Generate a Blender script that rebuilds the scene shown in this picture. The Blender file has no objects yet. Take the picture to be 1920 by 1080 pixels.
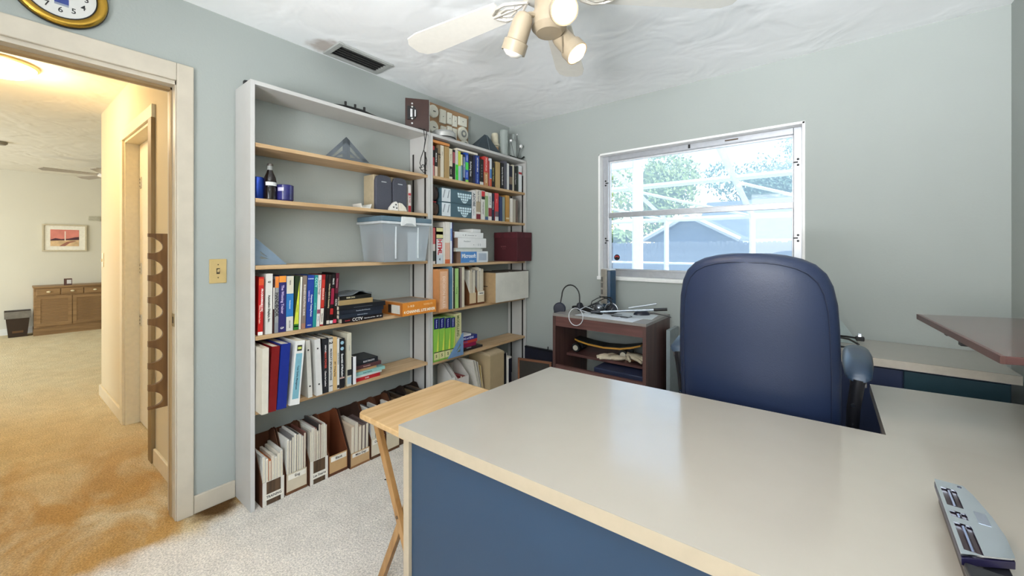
import bpy, math, random
from mathutils import Vector, Matrix
random.seed(7)
scene = bpy.context.scene
COL = scene.collection
R = math.radians

# ------------------------------------------------------------------ camera
cam_d = bpy.data.cameras.new('camera')
cam_d.sensor_fit = 'HORIZONTAL'
cam_d.sensor_width = 36.0
cam_d.lens = 36.0 * 736.75 / 1920.0
cam_d.shift_y = -(540 - 467.5) / 1920.0
cam_d.clip_start = 0.02
cam = bpy.data.objects.new('camera', cam_d)
COL.objects.link(cam)
cam.location = (0, 0, 1.26)
cam.rotation_euler = (R(90), 0, R(38.265))
scene.camera = cam

# ------------------------------------------------------------------ sky, sun, large lights, exposure
world = bpy.data.worlds.new('world')
scene.world = world
world.use_nodes = True
wn = world.node_tree
wn.nodes.clear()
sky = wn.nodes.new('ShaderNodeTexSky')
sky.sky_type = 'NISHITA'
sky.sun_disc = False
sky.sun_elevation = R(48)
sky.sun_rotation = R(70)
sky.air_density = 1.6
sky.dust_density = 0.8
bg = wn.nodes.new('ShaderNodeBackground')
bg.inputs['Strength'].default_value = 0.33
wo = wn.nodes.new('ShaderNodeOutputWorld')
wn.links.new(sky.outputs[0], bg.inputs[0])
wn.links.new(bg.outputs[0], wo.inputs[0])

def lamp(name, kind, loc, energy, color=(1, 1, 1), rot=(0, 0, 0), **kw):
    d = bpy.data.lights.new(name, kind)
    d.energy = energy
    d.color = color
    for k, v in kw.items():
        setattr(d, k, v)
    o = bpy.data.objects.new(name, d)
    COL.objects.link(o)
    o.location = loc
    o.rotation_euler = rot
    return o

sun = lamp('sun_light', 'SUN', (3, -3, 8), 3.4, (1, 0.98, 0.95), angle=R(1.0))
sun.rotation_euler = Vector((-0.62, 0.38, -0.70)).to_track_quat('-Z', 'Y').to_euler()
# area lamps: two added behind the camera as fill, one for living room daylight
lamp('rear_fill_low', 'AREA', (-0.35, -2.75, 0.25), 1120, (0.94, 0.965, 1.0), (R(150), 0, R(-10)), shape='RECTANGLE', size=3.2, size_y=2.4)  # added fill lamp, tilted up to brighten ceiling and walls
lamp('rear_fill_high', 'AREA', (-0.15, -1.34, 1.5), 31, (0.97, 0.97, 1.0), (R(90), 0, R(-16)), shape='RECTANGLE', size=1.5, size_y=1.25)  # added fill lamp just outside the invented opening
lamp('living_window_daylight', 'AREA', (-7.3, -2.62, 1.35), 74, (0.93, 0.97, 1.0), (R(90), 0, 0), shape='RECTANGLE', size=3.0, size_y=1.9)

vs = scene.view_settings
vs.view_transform = 'Standard'
vs.look = 'None'
vs.exposure = 0.46
vs.gamma = 1.0
vs.use_curve_mapping = False

# ------------------------------------------------------------------ helpers: colour and materials
def lin(h):
    h = h.lstrip('#')
    r = []
    for i in (0, 2, 4):
        c = int(h[i:i + 2], 16) / 255
        r.append(c / 12.92 if c <= 0.04045 else ((c + 0.055) / 1.055) ** 2.4)
    return (r[0], r[1], r[2], 1.0)

MATS = {}

def mat(hexc, rough=0.5, metal=0.0, var=0.06, scale=40.0, bump=0.0, bscale=None, spec=0.5, coat=0.0, stretch=None):
    key = (hexc, rough, metal, var, scale, bump, bscale, spec, coat, stretch)
    if key in MATS:
        return MATS[key]
    m = bpy.data.materials.new('surface_' + hexc.lstrip('#'))
    m.use_nodes = True
    nt = m.node_tree
    b = nt.nodes['Principled BSDF']
    b.inputs['Roughness'].default_value = rough
    b.inputs['Metallic'].default_value = metal
    b.inputs['Specular IOR Level'].default_value = spec
    b.inputs['Coat Weight'].default_value = coat
    c = lin(hexc)
    tc = nt.nodes.new('ShaderNodeTexCoord')
    mp = nt.nodes.new('ShaderNodeMapping')
    nt.links.new(tc.outputs['Object'], mp.inputs[0])
    if stretch:
        mp.inputs['Scale'].default_value = stretch
    n = nt.nodes.new('ShaderNodeTexNoise')
    n.inputs['Scale'].default_value = scale
    n.inputs['Detail'].default_value = 3.0
    nt.links.new(mp.outputs[0], n.inputs['Vector'])
    r = nt.nodes.new('ShaderNodeMapRange')
    r.inputs['From Min'].default_value = 0.3
    r.inputs['From Max'].default_value = 0.7
    r.inputs['To Min'].default_value = 1.0 - var
    r.inputs['To Max'].default_value = 1.0 + var
    nt.links.new(n.outputs['Fac'], r.inputs['Value'])
    mx = nt.nodes.new('ShaderNodeVectorMath')
    mx.operation = 'SCALE'
    mx.inputs[0].default_value = c[:3]
    nt.links.new(r.outputs[0], mx.inputs['Scale'])
    nt.links.new(mx.outputs[0], b.inputs['Base Color'])
    if bump:
        bp = nt.nodes.new('ShaderNodeBump')
        bp.inputs['Strength'].default_value = bump
        bp.inputs['Distance'].default_value = 0.004
        n2 = nt.nodes.new('ShaderNodeTexNoise')
        n2.inputs['Scale'].default_value = bscale or scale
        n2.inputs['Detail'].default_value = 4.0
        nt.links.new(mp.outputs[0], n2.inputs['Vector'])
        nt.links.new(n2.outputs['Fac'], bp.inputs['Height'])
        nt.links.new(bp.outputs[0], b.inputs['Normal'])
    MATS[key] = m
    return m

def wood(hex1, hex2, axis='Y', scale=3.0, rough=0.45, coat=0.0, knots=True):
    key = ('wood', hex1, hex2, axis, scale, rough)
    if key in MATS:
        return MATS[key]
    m = bpy.data.materials.new('wood_' + hex1.lstrip('#'))
    m.use_nodes = True
    nt = m.node_tree
    b = nt.nodes['Principled BSDF']
    b.inputs['Roughness'].default_value = rough
    b.inputs['Coat Weight'].default_value = coat
    tc = nt.nodes.new('ShaderNodeTexCoord')
    mp = nt.nodes.new('ShaderNodeMapping')
    sc = {'X': (1.2, 14, 14), 'Y': (14, 1.2, 14), 'Z': (14, 14, 1.2)}[axis]
    mp.inputs['Scale'].default_value = sc
    nt.links.new(tc.outputs['Object'], mp.inputs[0])
    n = nt.nodes.new('ShaderNodeTexNoise')
    n.inputs['Scale'].default_value = scale
    n.inputs['Detail'].default_value = 5.0
    n.inputs['Distortion'].default_value = 0.6
    nt.links.new(mp.outputs[0], n.inputs['Vector'])
    cr = nt.nodes.new('ShaderNodeValToRGB')
    cr.color_ramp.elements[0].position = 0.32
    cr.color_ramp.elements[0].color = lin(hex2)
    cr.color_ramp.elements[1].position = 0.62
    cr.color_ramp.elements[1].color = lin(hex1)
    nt.links.new(n.outputs['Fac'], cr.inputs[0])
    nt.links.new(cr.outputs[0], b.inputs['Base Color'])
    MATS[key] = m
    return m

def emis(name, hexc, strength):
    m = bpy.data.materials.new(name)
    m.use_nodes = True
    b = m.node_tree.nodes['Principled BSDF']
    b.inputs['Base Color'].default_value = lin(hexc)
    b.inputs['Emission Color'].default_value = lin(hexc)
    b.inputs['Emission Strength'].default_value = strength
    return m

def see_through(name, hexc, transp, rough=0.05):
    """clear plastic or glass: part transparent, part glossy plastic"""
    m = bpy.data.materials.new(name)
    m.use_nodes = True
    nt = m.node_tree
    b = nt.nodes['Principled BSDF']
    b.inputs['Base Color'].default_value = lin(hexc)
    b.inputs['Roughness'].default_value = rough
    t = nt.nodes.new('ShaderNodeBsdfTransparent')
    t.inputs[0].default_value = (0.97, 0.98, 0.98, 1)
    mx = nt.nodes.new('ShaderNodeMixShader')
    mx.inputs[0].default_value = transp
    out = nt.nodes['Material Output']
    nt.links.new(b.outputs[0], mx.inputs[1])
    nt.links.new(t.outputs[0], mx.inputs[2])
    nt.links.new(mx.outputs[0], out.inputs[0])
    return m

# ------------------------------------------------------------------ helpers: mesh building
class MB:
    def __init__(s):
        s.v = []
        s.f = []

    def add(s, vs_, fs):
        o = len(s.v)
        s.v += [tuple(p) for p in vs_]
        s.f += [tuple(i + o for i in f) for f in fs]
        return s

    def box(s, x0, x1, y0, y1, z0, z1, M=None):
        vs_ = [Vector((x, y, z)) for z in (z0, z1) for y in (y0, y1) for x in (x0, x1)]
        if M is not None:
            vs_ = [M @ p for p in vs_]
        return s.add(vs_, [(0, 2, 3, 1), (4, 5, 7, 6), (0, 1, 5, 4), (1, 3, 7, 5), (3, 2, 6, 7), (2, 0, 4, 6)])

    def prism(s, pts, axis, a, b, M=None):
        """closed polygon (2D) swept along axis from a to b; 2D axes are the other two in order"""
        n = len(pts)
        def mk(p, t):
            if axis == 'X': q = Vector((t, p[0], p[1]))
            elif axis == 'Y': q = Vector((p[0], t, p[1]))
            else: q = Vector((p[0], p[1], t))
            return M @ q if M is not None else q
        vs_ = [mk(p, a) for p in pts] + [mk(p, b) for p in pts]
        fs = [tuple(range(n))[::-1], tuple(range(n, 2 * n))]
        fs += [(i, (i + 1) % n, n + (i + 1) % n, n + i) for i in range(n)]
        return s.add(vs_, fs)

    def tube(s, pts, r, seg=8, cap=True):
        pts = [Vector(p) for p in pts]
        rs = r if isinstance(r, (list, tuple)) else [r] * len(pts)
        rings = []
        up = None
        for i, p in enumerate(pts):
            d = (pts[min(i + 1, len(pts) - 1)] - pts[max(i - 1, 0)])
            if d.length < 1e-9: d = Vector((0, 0, 1))
            d.normalize()
            if up is None:
                up = Vector((0, 0, 1)) if abs(d.z) < 0.9 else Vector((1, 0, 0))
            a = d.cross(up)
            if a.length < 1e-6: a = d.orthogonal()
            a.normalize()
            b = a.cross(d).normalized()
            up = b
            rings.append([p + rs[i] * (math.cos(2 * math.pi * k / seg) * a + math.sin(2 * math.pi * k / seg) * b) for k in range(seg)])
        vs_ = [q for rg in rings for q in rg]
        fs = []
        for i in range(len(pts) - 1):
            for k in range(seg):
                k2 = (k + 1) % seg
                fs.append((i * seg + k, i * seg + k2, (i + 1) * seg + k2, (i + 1) * seg + k))
        if cap:
            fs.append(tuple(range(seg))[::-1])
            fs.append(tuple(range((len(pts) - 1) * seg, len(pts) * seg)))
        return s.add(vs_, fs)

    def lathe(s, prof, seg=24, M=None, cap=True):
        """prof: list of (radius, z)"""
        vs_ = []
        for r, z in prof:
            for k in range(seg):
                q = Vector((r * math.cos(2 * math.pi * k / seg), r * math.sin(2 * math.pi * k / seg), z))
                vs_.append(M @ q if M is not None else q)
        fs = []
        for i in range(len(prof) - 1):
            for k in range(seg):
                k2 = (k + 1) % seg
                fs.append((i * seg + k, i * seg + k2, (i + 1) * seg + k2, (i + 1) * seg + k))
        if cap:
            fs.append(tuple(range(seg))[::-1])
            fs.append(tuple(range((len(prof) - 1) * seg, len(prof) * seg)))
        return s.add(vs_, fs)

    def quad(s, a, b, c, d):
        return s.add([a, b, c, d], [(0, 1, 2, 3)])

    def build(s, name, m, parent=None, smooth=False, bevel=0.0, loc=None, rot=None, sub=0, angle=40):
        me = bpy.data.meshes.new(name)
        me.from_pydata([tuple(p) for p in s.v], [], s.f)
        me.validate()
        me.update()
        # consistent outward normals
        import bmesh
        bm = bmesh.new()
        bm.from_mesh(me)
        bmesh.ops.recalc_face_normals(bm, faces=bm.faces)
        bm.to_mesh(me)
        bm.free()
        me.materials.append(m)
        if smooth:
            me.polygons.foreach_set('use_smooth', [True] * len(me.polygons))
            me.set_sharp_from_angle(angle=R(angle))
        o = bpy.data.objects.new(name, me)
        COL.objects.link(o)
        if parent is not None:
            o.parent = parent
        if loc is not None: o.location = loc
        if rot is not None: o.rotation_euler = rot
        if bevel:
            bv = o.modifiers.new('bevel', 'BEVEL')
            bv.width = bevel
            bv.segments = 2
            bv.limit_method = 'ANGLE'
            bv.angle_limit = R(40)
        if sub:
            sb = o.modifiers.new('sub', 'SUBSURF')
            sb.levels = sub
            sb.render_levels = sub
        return o

def tag(o, label=None, cat=None, group=None, kind=None):
    if label: o['label'] = label
    if cat: o['category'] = cat
    if group: o['group'] = group
    if kind: o['kind'] = kind
    return o

def empty(name, loc=(0, 0, 0), rz=0, label=None, cat=None, group=None, rot=None):
    o = bpy.data.objects.new(name, None)
    o.empty_display_size = 0.05
    COL.objects.link(o)
    o.location = loc
    o.rotation_euler = rot if rot else (0, 0, rz)
    return tag(o, label, cat, group)

def child_copy(src, parent, loc=None, rot=None, name=None):
    c = src.copy()
    if name: c.name = name
    COL.objects.link(c)
    c.parent = parent
    if loc is not None: c.location = loc
    if rot is not None: c.rotation_euler = rot
    return c

TXT = {}

def text_mesh(txt, size, maxlen=None, bold=0.0):
    cu = bpy.data.curves.new('lettering', 'FONT')
    cu.body = txt
    cu.size = size
    cu.align_x = 'CENTER'
    cu.align_y = 'CENTER'
    cu.resolution_u = 2
    cu.offset = bold
    cu.extrude = 0.0001
    o = bpy.data.objects.new('lettering', cu)
    me = bpy.data.meshes.new_from_object(o)
    bpy.data.objects.remove(o)
    xs = [v.co.x for v in me.vertices] or [0]
    ln = max(xs) - min(xs)
    if maxlen and ln > maxlen:
        k = maxlen / ln
        for v in me.vertices:
            v.co.x *= k
    return me

def lettering(parent, txt, size, M, hexc='#ffffff', maxlen=None, bold=0.0, name='lettering', rough=0.5):
    """M: 4x4 placing the text plane (x along the line, y up, z out) in the parent's space"""
    me = text_mesh(txt, size, maxlen, bold)
    me.transform(M)
    me.materials.append(mat(hexc, rough, var=0.02))
    o = bpy.data.objects.new(name, me)
    COL.objects.link(o)
    o.parent = parent
    return o

def frame_M(origin, xdir, ydir):
    x = Vector(xdir).normalized()
    y = Vector(ydir).normalized()
    z = x.cross(y)
    return Matrix(((x.x, y.x, z.x, origin[0]), (x.y, y.y, z.y, origin[1]), (x.z, y.z, z.z, origin[2]), (0, 0, 0, 1)))

ORD = ['', 'first', 'second', 'third', 'fourth', 'fifth', 'sixth', 'seventh', 'eighth', 'ninth', 'tenth', 'eleventh', 'twelfth', 'thirteenth', 'fourteenth', 'fifteenth', 'sixteenth', 'seventeenth', 'eighteenth', 'nineteenth', 'twentieth', 'twenty-first', 'twenty-second', 'twenty-third', 'twenty-fourth', 'twenty-fifth', 'twenty-sixth', 'twenty-seventh', 'twenty-eighth', 'twenty-ninth', 'thirtieth']

# ------------------------------------------------------------------ the setting
XL, YW, XR, YB, ZC = -2.355, 2.944, 0.709, -1.20, 2.43

def wall_mat(name, hexc, bump=0.25, scale=90):
    m = bpy.data.materials.new(name)
    m.use_nodes = True
    nt = m.node_tree
    b = nt.nodes['Principled BSDF']
    b.inputs['Roughness'].default_value = 0.7
    b.inputs['Specular IOR Level'].default_value = 0.3
    tc = nt.nodes.new('ShaderNodeTexCoord')
    n = nt.nodes.new('ShaderNodeTexNoise')
    n.inputs['Scale'].default_value = 1.7
    n.inputs['Detail'].default_value = 4
    nt.links.new(tc.outputs['Object'], n.inputs['Vector'])
    mr = nt.nodes.new('ShaderNodeMapRange')
    mr.inputs['To Min'].default_value = 0.94
    mr.inputs['To Max'].default_value = 1.05
    nt.links.new(n.outputs['Fac'], mr.inputs['Value'])
    sc = nt.nodes.new('ShaderNodeVectorMath')
    sc.operation = 'SCALE'
    sc.inputs[0].default_value = lin(hexc)[:3]
    nt.links.new(mr.outputs[0], sc.inputs['Scale'])
    nt.links.new(sc.outputs[0], b.inputs['Base Color'])
    n2 = nt.nodes.new('ShaderNodeTexNoise')
    n2.inputs['Scale'].default_value = scale
    n2.inputs['Detail'].default_value = 3
    nt.links.new(tc.outputs['Object'], n2.inputs['Vector'])
    bp = nt.nodes.new('ShaderNodeBump')
    bp.inputs['Strength'].default_value = bump
    bp.inputs['Distance'].default_value = 0.002
    nt.links.new(n2.outputs['Fac'], bp.inputs['Height'])
    nt.links.new(bp.outputs[0], b.inputs['Normal'])
    return m

def ceiling_mat(name, hexc):
    m = bpy.data.materials.new(name)
    m.use_nodes = True
    nt = m.node_tree
    b = nt.nodes['Principled BSDF']
    b.inputs['Roughness'].default_value = 0.62
    tc = nt.nodes.new('ShaderNodeTexCoord')
    # brown damp stain beside the air vent
    vd = nt.nodes.new('ShaderNodeVectorMath')
    vd.operation = 'DISTANCE'
    vd.inputs[1].default_value = (-2.25, 1.115, 2.43)
    nt.links.new(tc.outputs['Object'], vd.inputs[0])
    ns = nt.nodes.new('ShaderNodeTexNoise')
    ns.inputs['Scale'].default_value = 16.0
    nt.links.new(tc.outputs['Object'], ns.inputs['Vector'])
    sm = nt.nodes.new('ShaderNodeMath')
    sm.operation = 'MULTIPLY_ADD'
    sm.inputs[1].default_value = 0.10
    nt.links.new(ns.outputs['Fac'], sm.inputs[0])
    nt.links.new(vd.outputs['Value'], sm.inputs[2])
    st_ = nt.nodes.new('ShaderNodeMapRange')
    st_.interpolation_type = 'SMOOTHSTEP'
    for k_, q_ in (('From Min', 0.17), ('From Max', 0.09), ('To Min', 0.0), ('To Max', 0.6)):
        st_.inputs[k_].default_value = q_
    nt.links.new(sm.outputs[0], st_.inputs['Value'])
    cm = nt.nodes.new('ShaderNodeMix')
    cm.data_type = 'RGBA'
    cm.inputs['A'].default_value = lin(hexc)
    cm.inputs['B'].default_value = lin('#8a6a4c')
    nt.links.new(st_.outputs[0], cm.inputs['Factor'])
    nt.links.new(cm.outputs['Result'], b.inputs['Base Color'])
    # broad trowel sweeps in the plaster
    n = nt.nodes.new('ShaderNodeTexNoise')
    n.inputs['Scale'].default_value = 3.2
    n.inputs['Detail'].default_value = 2.5
    n.inputs['Distortion'].default_value = 0.5
    nt.links.new(tc.outputs['Object'], n.inputs['Vector'])
    v = nt.nodes.new('ShaderNodeTexVoronoi')
    v.inputs['Scale'].default_value = 2.2
    v.feature = 'SMOOTH_F1'
    nt.links.new(n.outputs['Color'], v.inputs['Vector'])
    ad = nt.nodes.new('ShaderNodeMath')
    ad.operation = 'ADD'
    nt.links.new(n.outputs['Fac'], ad.inputs[0])
    nt.links.new(v.outputs['Distance'], ad.inputs[1])
    bp = nt.nodes.new('ShaderNodeBump')
    bp.inputs['Strength'].default_value = 0.5
    bp.inputs['Distance'].default_value = 0.035
    nt.links.new(ad.outputs[0], bp.inputs['Height'])
    nt.links.new(bp.outputs[0], b.inputs['Normal'])
    return m

def carpet_mat():
    m = bpy.data.materials.new('carpet')
    m.use_nodes = True
    nt = m.node_tree
    N, L = nt.nodes, nt.links
    b = N['Principled BSDF']
    b.inputs['Roughness'].default_value = 0.95
    b.inputs['Specular IOR Level'].default_value = 0.1
    tc = N.new('ShaderNodeTexCoord')
    sx = N.new('ShaderNodeSeparateXYZ')
    L.new(tc.outputs['Object'], sx.inputs[0])
    def noise(scale, detail=4, dist=0.0, stretch=None):
        n = N.new('ShaderNodeTexNoise')
        n.inputs['Scale'].default_value = scale
        n.inputs['Detail'].default_value = detail
        n.inputs['Distortion'].default_value = dist
        if stretch:
            mp = N.new('ShaderNodeMapping')
            mp.inputs['Scale'].default_value = stretch
            L.new(tc.outputs['Object'], mp.inputs[0])
            L.new(mp.outputs[0], n.inputs['Vector'])
        else:
            L.new(tc.outputs['Object'], n.inputs['Vector'])
        return n.outputs['Fac']
    def mr(val, a, c, lo=0.0, hi=1.0):
        r = N.new('ShaderNodeMapRange')
        r.interpolation_type = 'SMOOTHSTEP'
        for k, q in (('From Min', a), ('From Max', c), ('To Min', lo), ('To Max', hi)):
            r.inputs[k].default_value = q
        L.new(val, r.inputs['Value'])
        return r.outputs[0]
    def mul(a, c):
        q = N.new('ShaderNodeMath')
        q.operation = 'MULTIPLY'
        L.new(a, q.inputs[0])
        if isinstance(c, float): q.inputs[1].default_value = c
        else: L.new(c, q.inputs[1])
        return q.outputs[0]
    def mix(f, a, c):
        q = N.new('ShaderNodeMix')
        q.data_type = 'RGBA'
        L.new(f, q.inputs['Factor'])
        for sock, val in ((q.inputs['A'], a), (q.inputs['B'], c)):
            if isinstance(val, str): sock.default_value = lin(val)
            else: L.new(val, sock)
        return q.outputs['Result']
    wob = noise(5, 3)
    # room pile, pale greige; hall pile cream, soiled to gold along the walked path and at the threshold
    edge = N.new('ShaderNodeMath')
    edge.operation = 'MULTIPLY_ADD'
    L.new(wob, edge.inputs[0])
    edge.inputs[1].default_value = 0.35
    L.new(sx.outputs['X'], edge.inputs[2])
    in_hall = mr(edge.outputs[0], -1.98, -2.14)
    soil = noise(2.6, 5, 0.8, (0.8, 1.5, 1))
    near_t = mr(sx.outputs['X'], -4.4, -2.5, 0.15, 1.0)
    soil_f = mul(mr(soil, 0.30, 0.62), near_t)
    hall_c = mix(soil_f, '#d6c8a6', '#bb9358')
    base = mix(in_hall, '#e2dbd0', hall_c)
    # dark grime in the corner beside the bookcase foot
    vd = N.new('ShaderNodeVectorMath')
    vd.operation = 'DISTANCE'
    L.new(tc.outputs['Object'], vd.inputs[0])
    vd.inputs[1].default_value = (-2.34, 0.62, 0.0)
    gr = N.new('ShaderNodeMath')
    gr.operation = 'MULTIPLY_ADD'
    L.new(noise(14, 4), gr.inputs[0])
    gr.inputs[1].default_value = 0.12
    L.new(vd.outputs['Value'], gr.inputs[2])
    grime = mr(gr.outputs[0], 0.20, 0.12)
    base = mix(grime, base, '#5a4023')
    speck = mr(noise(150, 4, 0.6), 0.3, 0.7, 0.70, 1.16)
    patch = mr(noise(9, 4), 0.3, 0.7, 0.93, 1.05)
    sc = N.new('ShaderNodeVectorMath')
    sc.operation = 'SCALE'
    L.new(base, sc.inputs[0])
    L.new(mul(speck, patch), sc.inputs['Scale'])
    L.new(sc.outputs[0], b.inputs['Base Color'])
    bp = N.new('ShaderNodeBump')
    bp.inputs['Strength'].default_value = 0.6
    bp.inputs['Distance'].default_value = 0.008
    L.new(noise(110, 4), bp.inputs['Height'])
    L.new(bp.outputs[0], b.inputs['Normal'])
    return m

M_WALL = wall_mat('wall_paint_grey_green', '#a8aeaa')
M_HALL = wall_mat('wall_paint_hall_cream', '#e0d3b4')
M_LIV = wall_mat('wall_paint_living_cream', '#d9d6c8')
M_CEIL = ceiling_mat('ceiling_plaster', '#f8fafb')
M_TRIM = mat('#c8bfae', 0.45, var=0.05, scale=12)
M_WHITE = mat('#e8e8e4', 0.4, var=0.03)
M_CARPET = carpet_mat()

def struct(mb, name, m, parent=None, **kw):
    o = mb.build(name, m, parent, **kw)
    if parent is None:
        o['kind'] = 'structure'
    return o

b = MB()
b.box(-9.6, 0.9, -3.0, 3.4, -0.10, 0.0)
tag(struct(b, 'floor', M_CARPET), 'pale carpet, soiled golden brown through the hallway', 'carpet')

# left wall with the doorway
DY0, DY1, DZ = -0.365, 0.480, 2.04
b = MB()
b.box(XL - 0.12, XL, YB - 0.12, DY0, 0, ZC)
b.box(XL - 0.12, XL, DY1, YW + 0.16, 0, ZC)
b.box(XL - 0.12, XL, DY0, DY1, DZ, ZC)
tag(struct(b, 'wall_left', M_WALL), 'grey green painted wall behind the bookcases', 'wall')
# window wall
WX0, WX1, WZ0, WZ1 = -1.427, -0.080, 1.030, 2.032
b = MB()
b.box(XL, WX0, YW, YW + 0.16, 0, ZC)
b.box(WX1, XR + 0.12, YW, YW + 0.16, 0, ZC)
b.box(WX0, WX1, YW, YW + 0.16, 0, WZ0)
b.box(WX0, WX1, YW, YW + 0.16, WZ1, ZC)
tag(struct(b, 'wall_window', M_WALL), 'grey green painted wall around the window', 'wall')
b = MB().box(XR, XR + 0.12, YB - 0.12, YW, 0, ZC)
tag(struct(b, 'wall_right', M_WALL), 'grey green wall at the right edge of the picture', 'wall')
# wall behind the camera, its opening added to let the fill lamps in
b = MB()
b.box(XL, -0.95, YB - 0.12, YB, 0, ZC)
b.box(0.65, XR, YB - 0.12, YB, 0, ZC)
b.box(-0.95, 0.65, YB - 0.12, YB, 0, 0.85)
b.box(-0.95, 0.65, YB - 0.12, YB, 2.15, ZC)
tag(struct(b, 'wall_back', M_WALL), 'grey green wall behind the camera with an opening added for fill light', 'wall')
b = MB().box(XL - 0.12, XR + 0.12, YB - 0.12, YW + 0.16, ZC, ZC + 0.12)
tag(struct(b, 'ceiling', M_CEIL), 'white hand-trowelled plaster ceiling of the office', 'ceiling')

# hallway and living room beyond the door
b = MB().box(-9.52, XL - 0.12, -2.8, 3.3, ZC, ZC + 0.12)
tag(struct(b, 'ceiling_hall', ceiling_mat('ceiling_plaster_hall', '#e6e2d6')), 'plaster ceiling of the hallway and living room', 'ceiling')
HA = math.atan(0.027)
HM = Matrix.Translation((-2.48, 0.535, 0)) @ Matrix.Rotation(HA, 4, 'Z')
b = MB()
b.box(-0.69, 0.0, 0, 0.12, 0, ZC)
b.box(-2.42, -1.45, 0, 0.12, 0, ZC)
b.box(-1.45, -0.69, 0, 0.12, 2.04, ZC)
hall = struct(b, 'wall_hall', M_HALL)
hall.matrix_world = HM
tag(hall, 'cream hallway wall lit warm, with a side doorway', 'wall')
b = MB().box(-5.02, -4.90, 0.60, 3.3, 0, ZC)
tag(struct(b, 'wall_living_near', M_LIV), 'living room wall turning away at the end of the hallway', 'wall')
b = MB().box(-9.52, -9.40, -2.8, 3.3, 0, ZC)
tag(struct(b, 'wall_far', M_LIV), 'cream far wall of the living room', 'wall')
b = MB().box(-9.4, -5.02, 3.2, 3.3, 0, ZC)
tag(struct(b, 'wall_living_north', M_LIV), 'living room side wall hidden round the corner', 'wall')
b = MB().box(-4.90, XL - 0.12, -0.74, -0.62, 0, ZC)
tag(struct(b, 'wall_hall_left', M_HALL), 'hallway wall opposite the side doorway', 'wall')
b = MB().box(-5.02, -4.90, -2.8, -0.62, 0, ZC)
tag(struct(b, 'wall_living_corner', M_LIV), 'living room wall left of the hallway mouth', 'wall')
b = MB()
b.box(-9.4, -8.8, -2.8, -2.68, 0, ZC)
b.box(-5.8, -5.02, -2.8, -2.68, 0, ZC)
b.box(-8.8, -5.8, -2.8, -2.68, 0, 0.35)
b.box(-8.8, -5.8, -2.8, -2.68, 2.3, ZC)
tag(struct(b, 'wall_living_south', M_LIV), 'living room wall with a wide window opening', 'wall')

# door casing and jambs of the office doorway
t = empty('trim_1', (XL, 0, 0))
tag(t, 'white painted door casing around the hallway opening', 'door casing', kind='structure')
MB().box(0, 0.018, 0.466, 0.529, 0, DZ + 0.082).build('casing', M_TRIM, t, bevel=0.004)
MB().box(0, 0.018, DY0 - 0.081, DY0, 0, DZ + 0.082).build('casing', M_TRIM, t, bevel=0.004)
MB().box(0, 0.018, DY0, 0.466, DZ, DZ + 0.082).build('casing_head', M_TRIM, t, bevel=0.004)
MB().box(-0.135, 0.004, DY1 - 0.018, DY1 + 0.001, 0, DZ).build('jamb', M_TRIM, t)
MB().box(-0.135, 0.004, DY0 - 0.001, DY0 + 0.018, 0, DZ).build('jamb', M_TRIM, t)
MB().box(-0.135, 0.004, DY0, DY1, DZ - 0.018, DZ + 0.001).build('jamb_head', M_TRIM, t)
M_STOP = mat('#a58a63', 0.5, var=0.12, scale=10, stretch=(1, 1, 0.1))
MB().box(-0.085, -0.050, DY1 - 0.024, DY1 - 0.018, 0, DZ - 0.018).build('door_stop', M_STOP, t)
MB().box(-0.085, -0.050, DY0 + 0.018, DY0 + 0.030, 0, DZ - 0.018).build('door_stop', M_STOP, t)
MB().box(-0.085, -0.050, DY0 + 0.018, DY1 - 0.018, DZ - 0.030, DZ - 0.018).build('door_stop', M_STOP, t)
sp = MB().box(-0.046, -0.010, DY1 - 0.0195, DY1 - 0.0175, 0.90, 0.96).build('strike_plate', mat('#8a7448', 0.35, 0.9), t)
MB().box(-0.036, -0.020, DY1 - 0.0200, DY1 - 0.0190, 0.915, 0.945).build('latch_hole', mat('#15120e', 0.8), sp)

b = MB().box(XL, XL + 0.013, 0.529, 0.698, 0, 0.085)
tag(struct(b, 'baseboard_left', M_TRIM, bevel=0.003), 'scuffed white baseboard between door casing and bookcase', 'baseboard')
b = MB().box(XL + 0.225, XR, YW - 0.013, YW, 0, 0.085)
tag(struct(b, 'baseboard_window', M_TRIM, bevel=0.003), 'white baseboard under the window', 'baseboard')
b = MB().box(-0.60, 0.0, -0.014, 0, 0, 0.09)
b.box(-2.42, -1.54, -0.014, 0, 0, 0.09)
b.box(-2.434, -2.42, -0.014, 0.12, 0, 0.09)
o = struct(b, 'baseboard_hall', mat('#e2d6ba', 0.5, var=0.04), bevel=0.003)
o.matrix_world = HM
tag(o, 'cream baseboard along the hallway wall', 'baseboard')
b = MB().box(-9.40, -9.385, -2.6, 3.1, 0, 0.09)
tag(struct(b, 'baseboard_far', M_WHITE), 'pale baseboard along the living room wall', 'baseboard')

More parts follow.
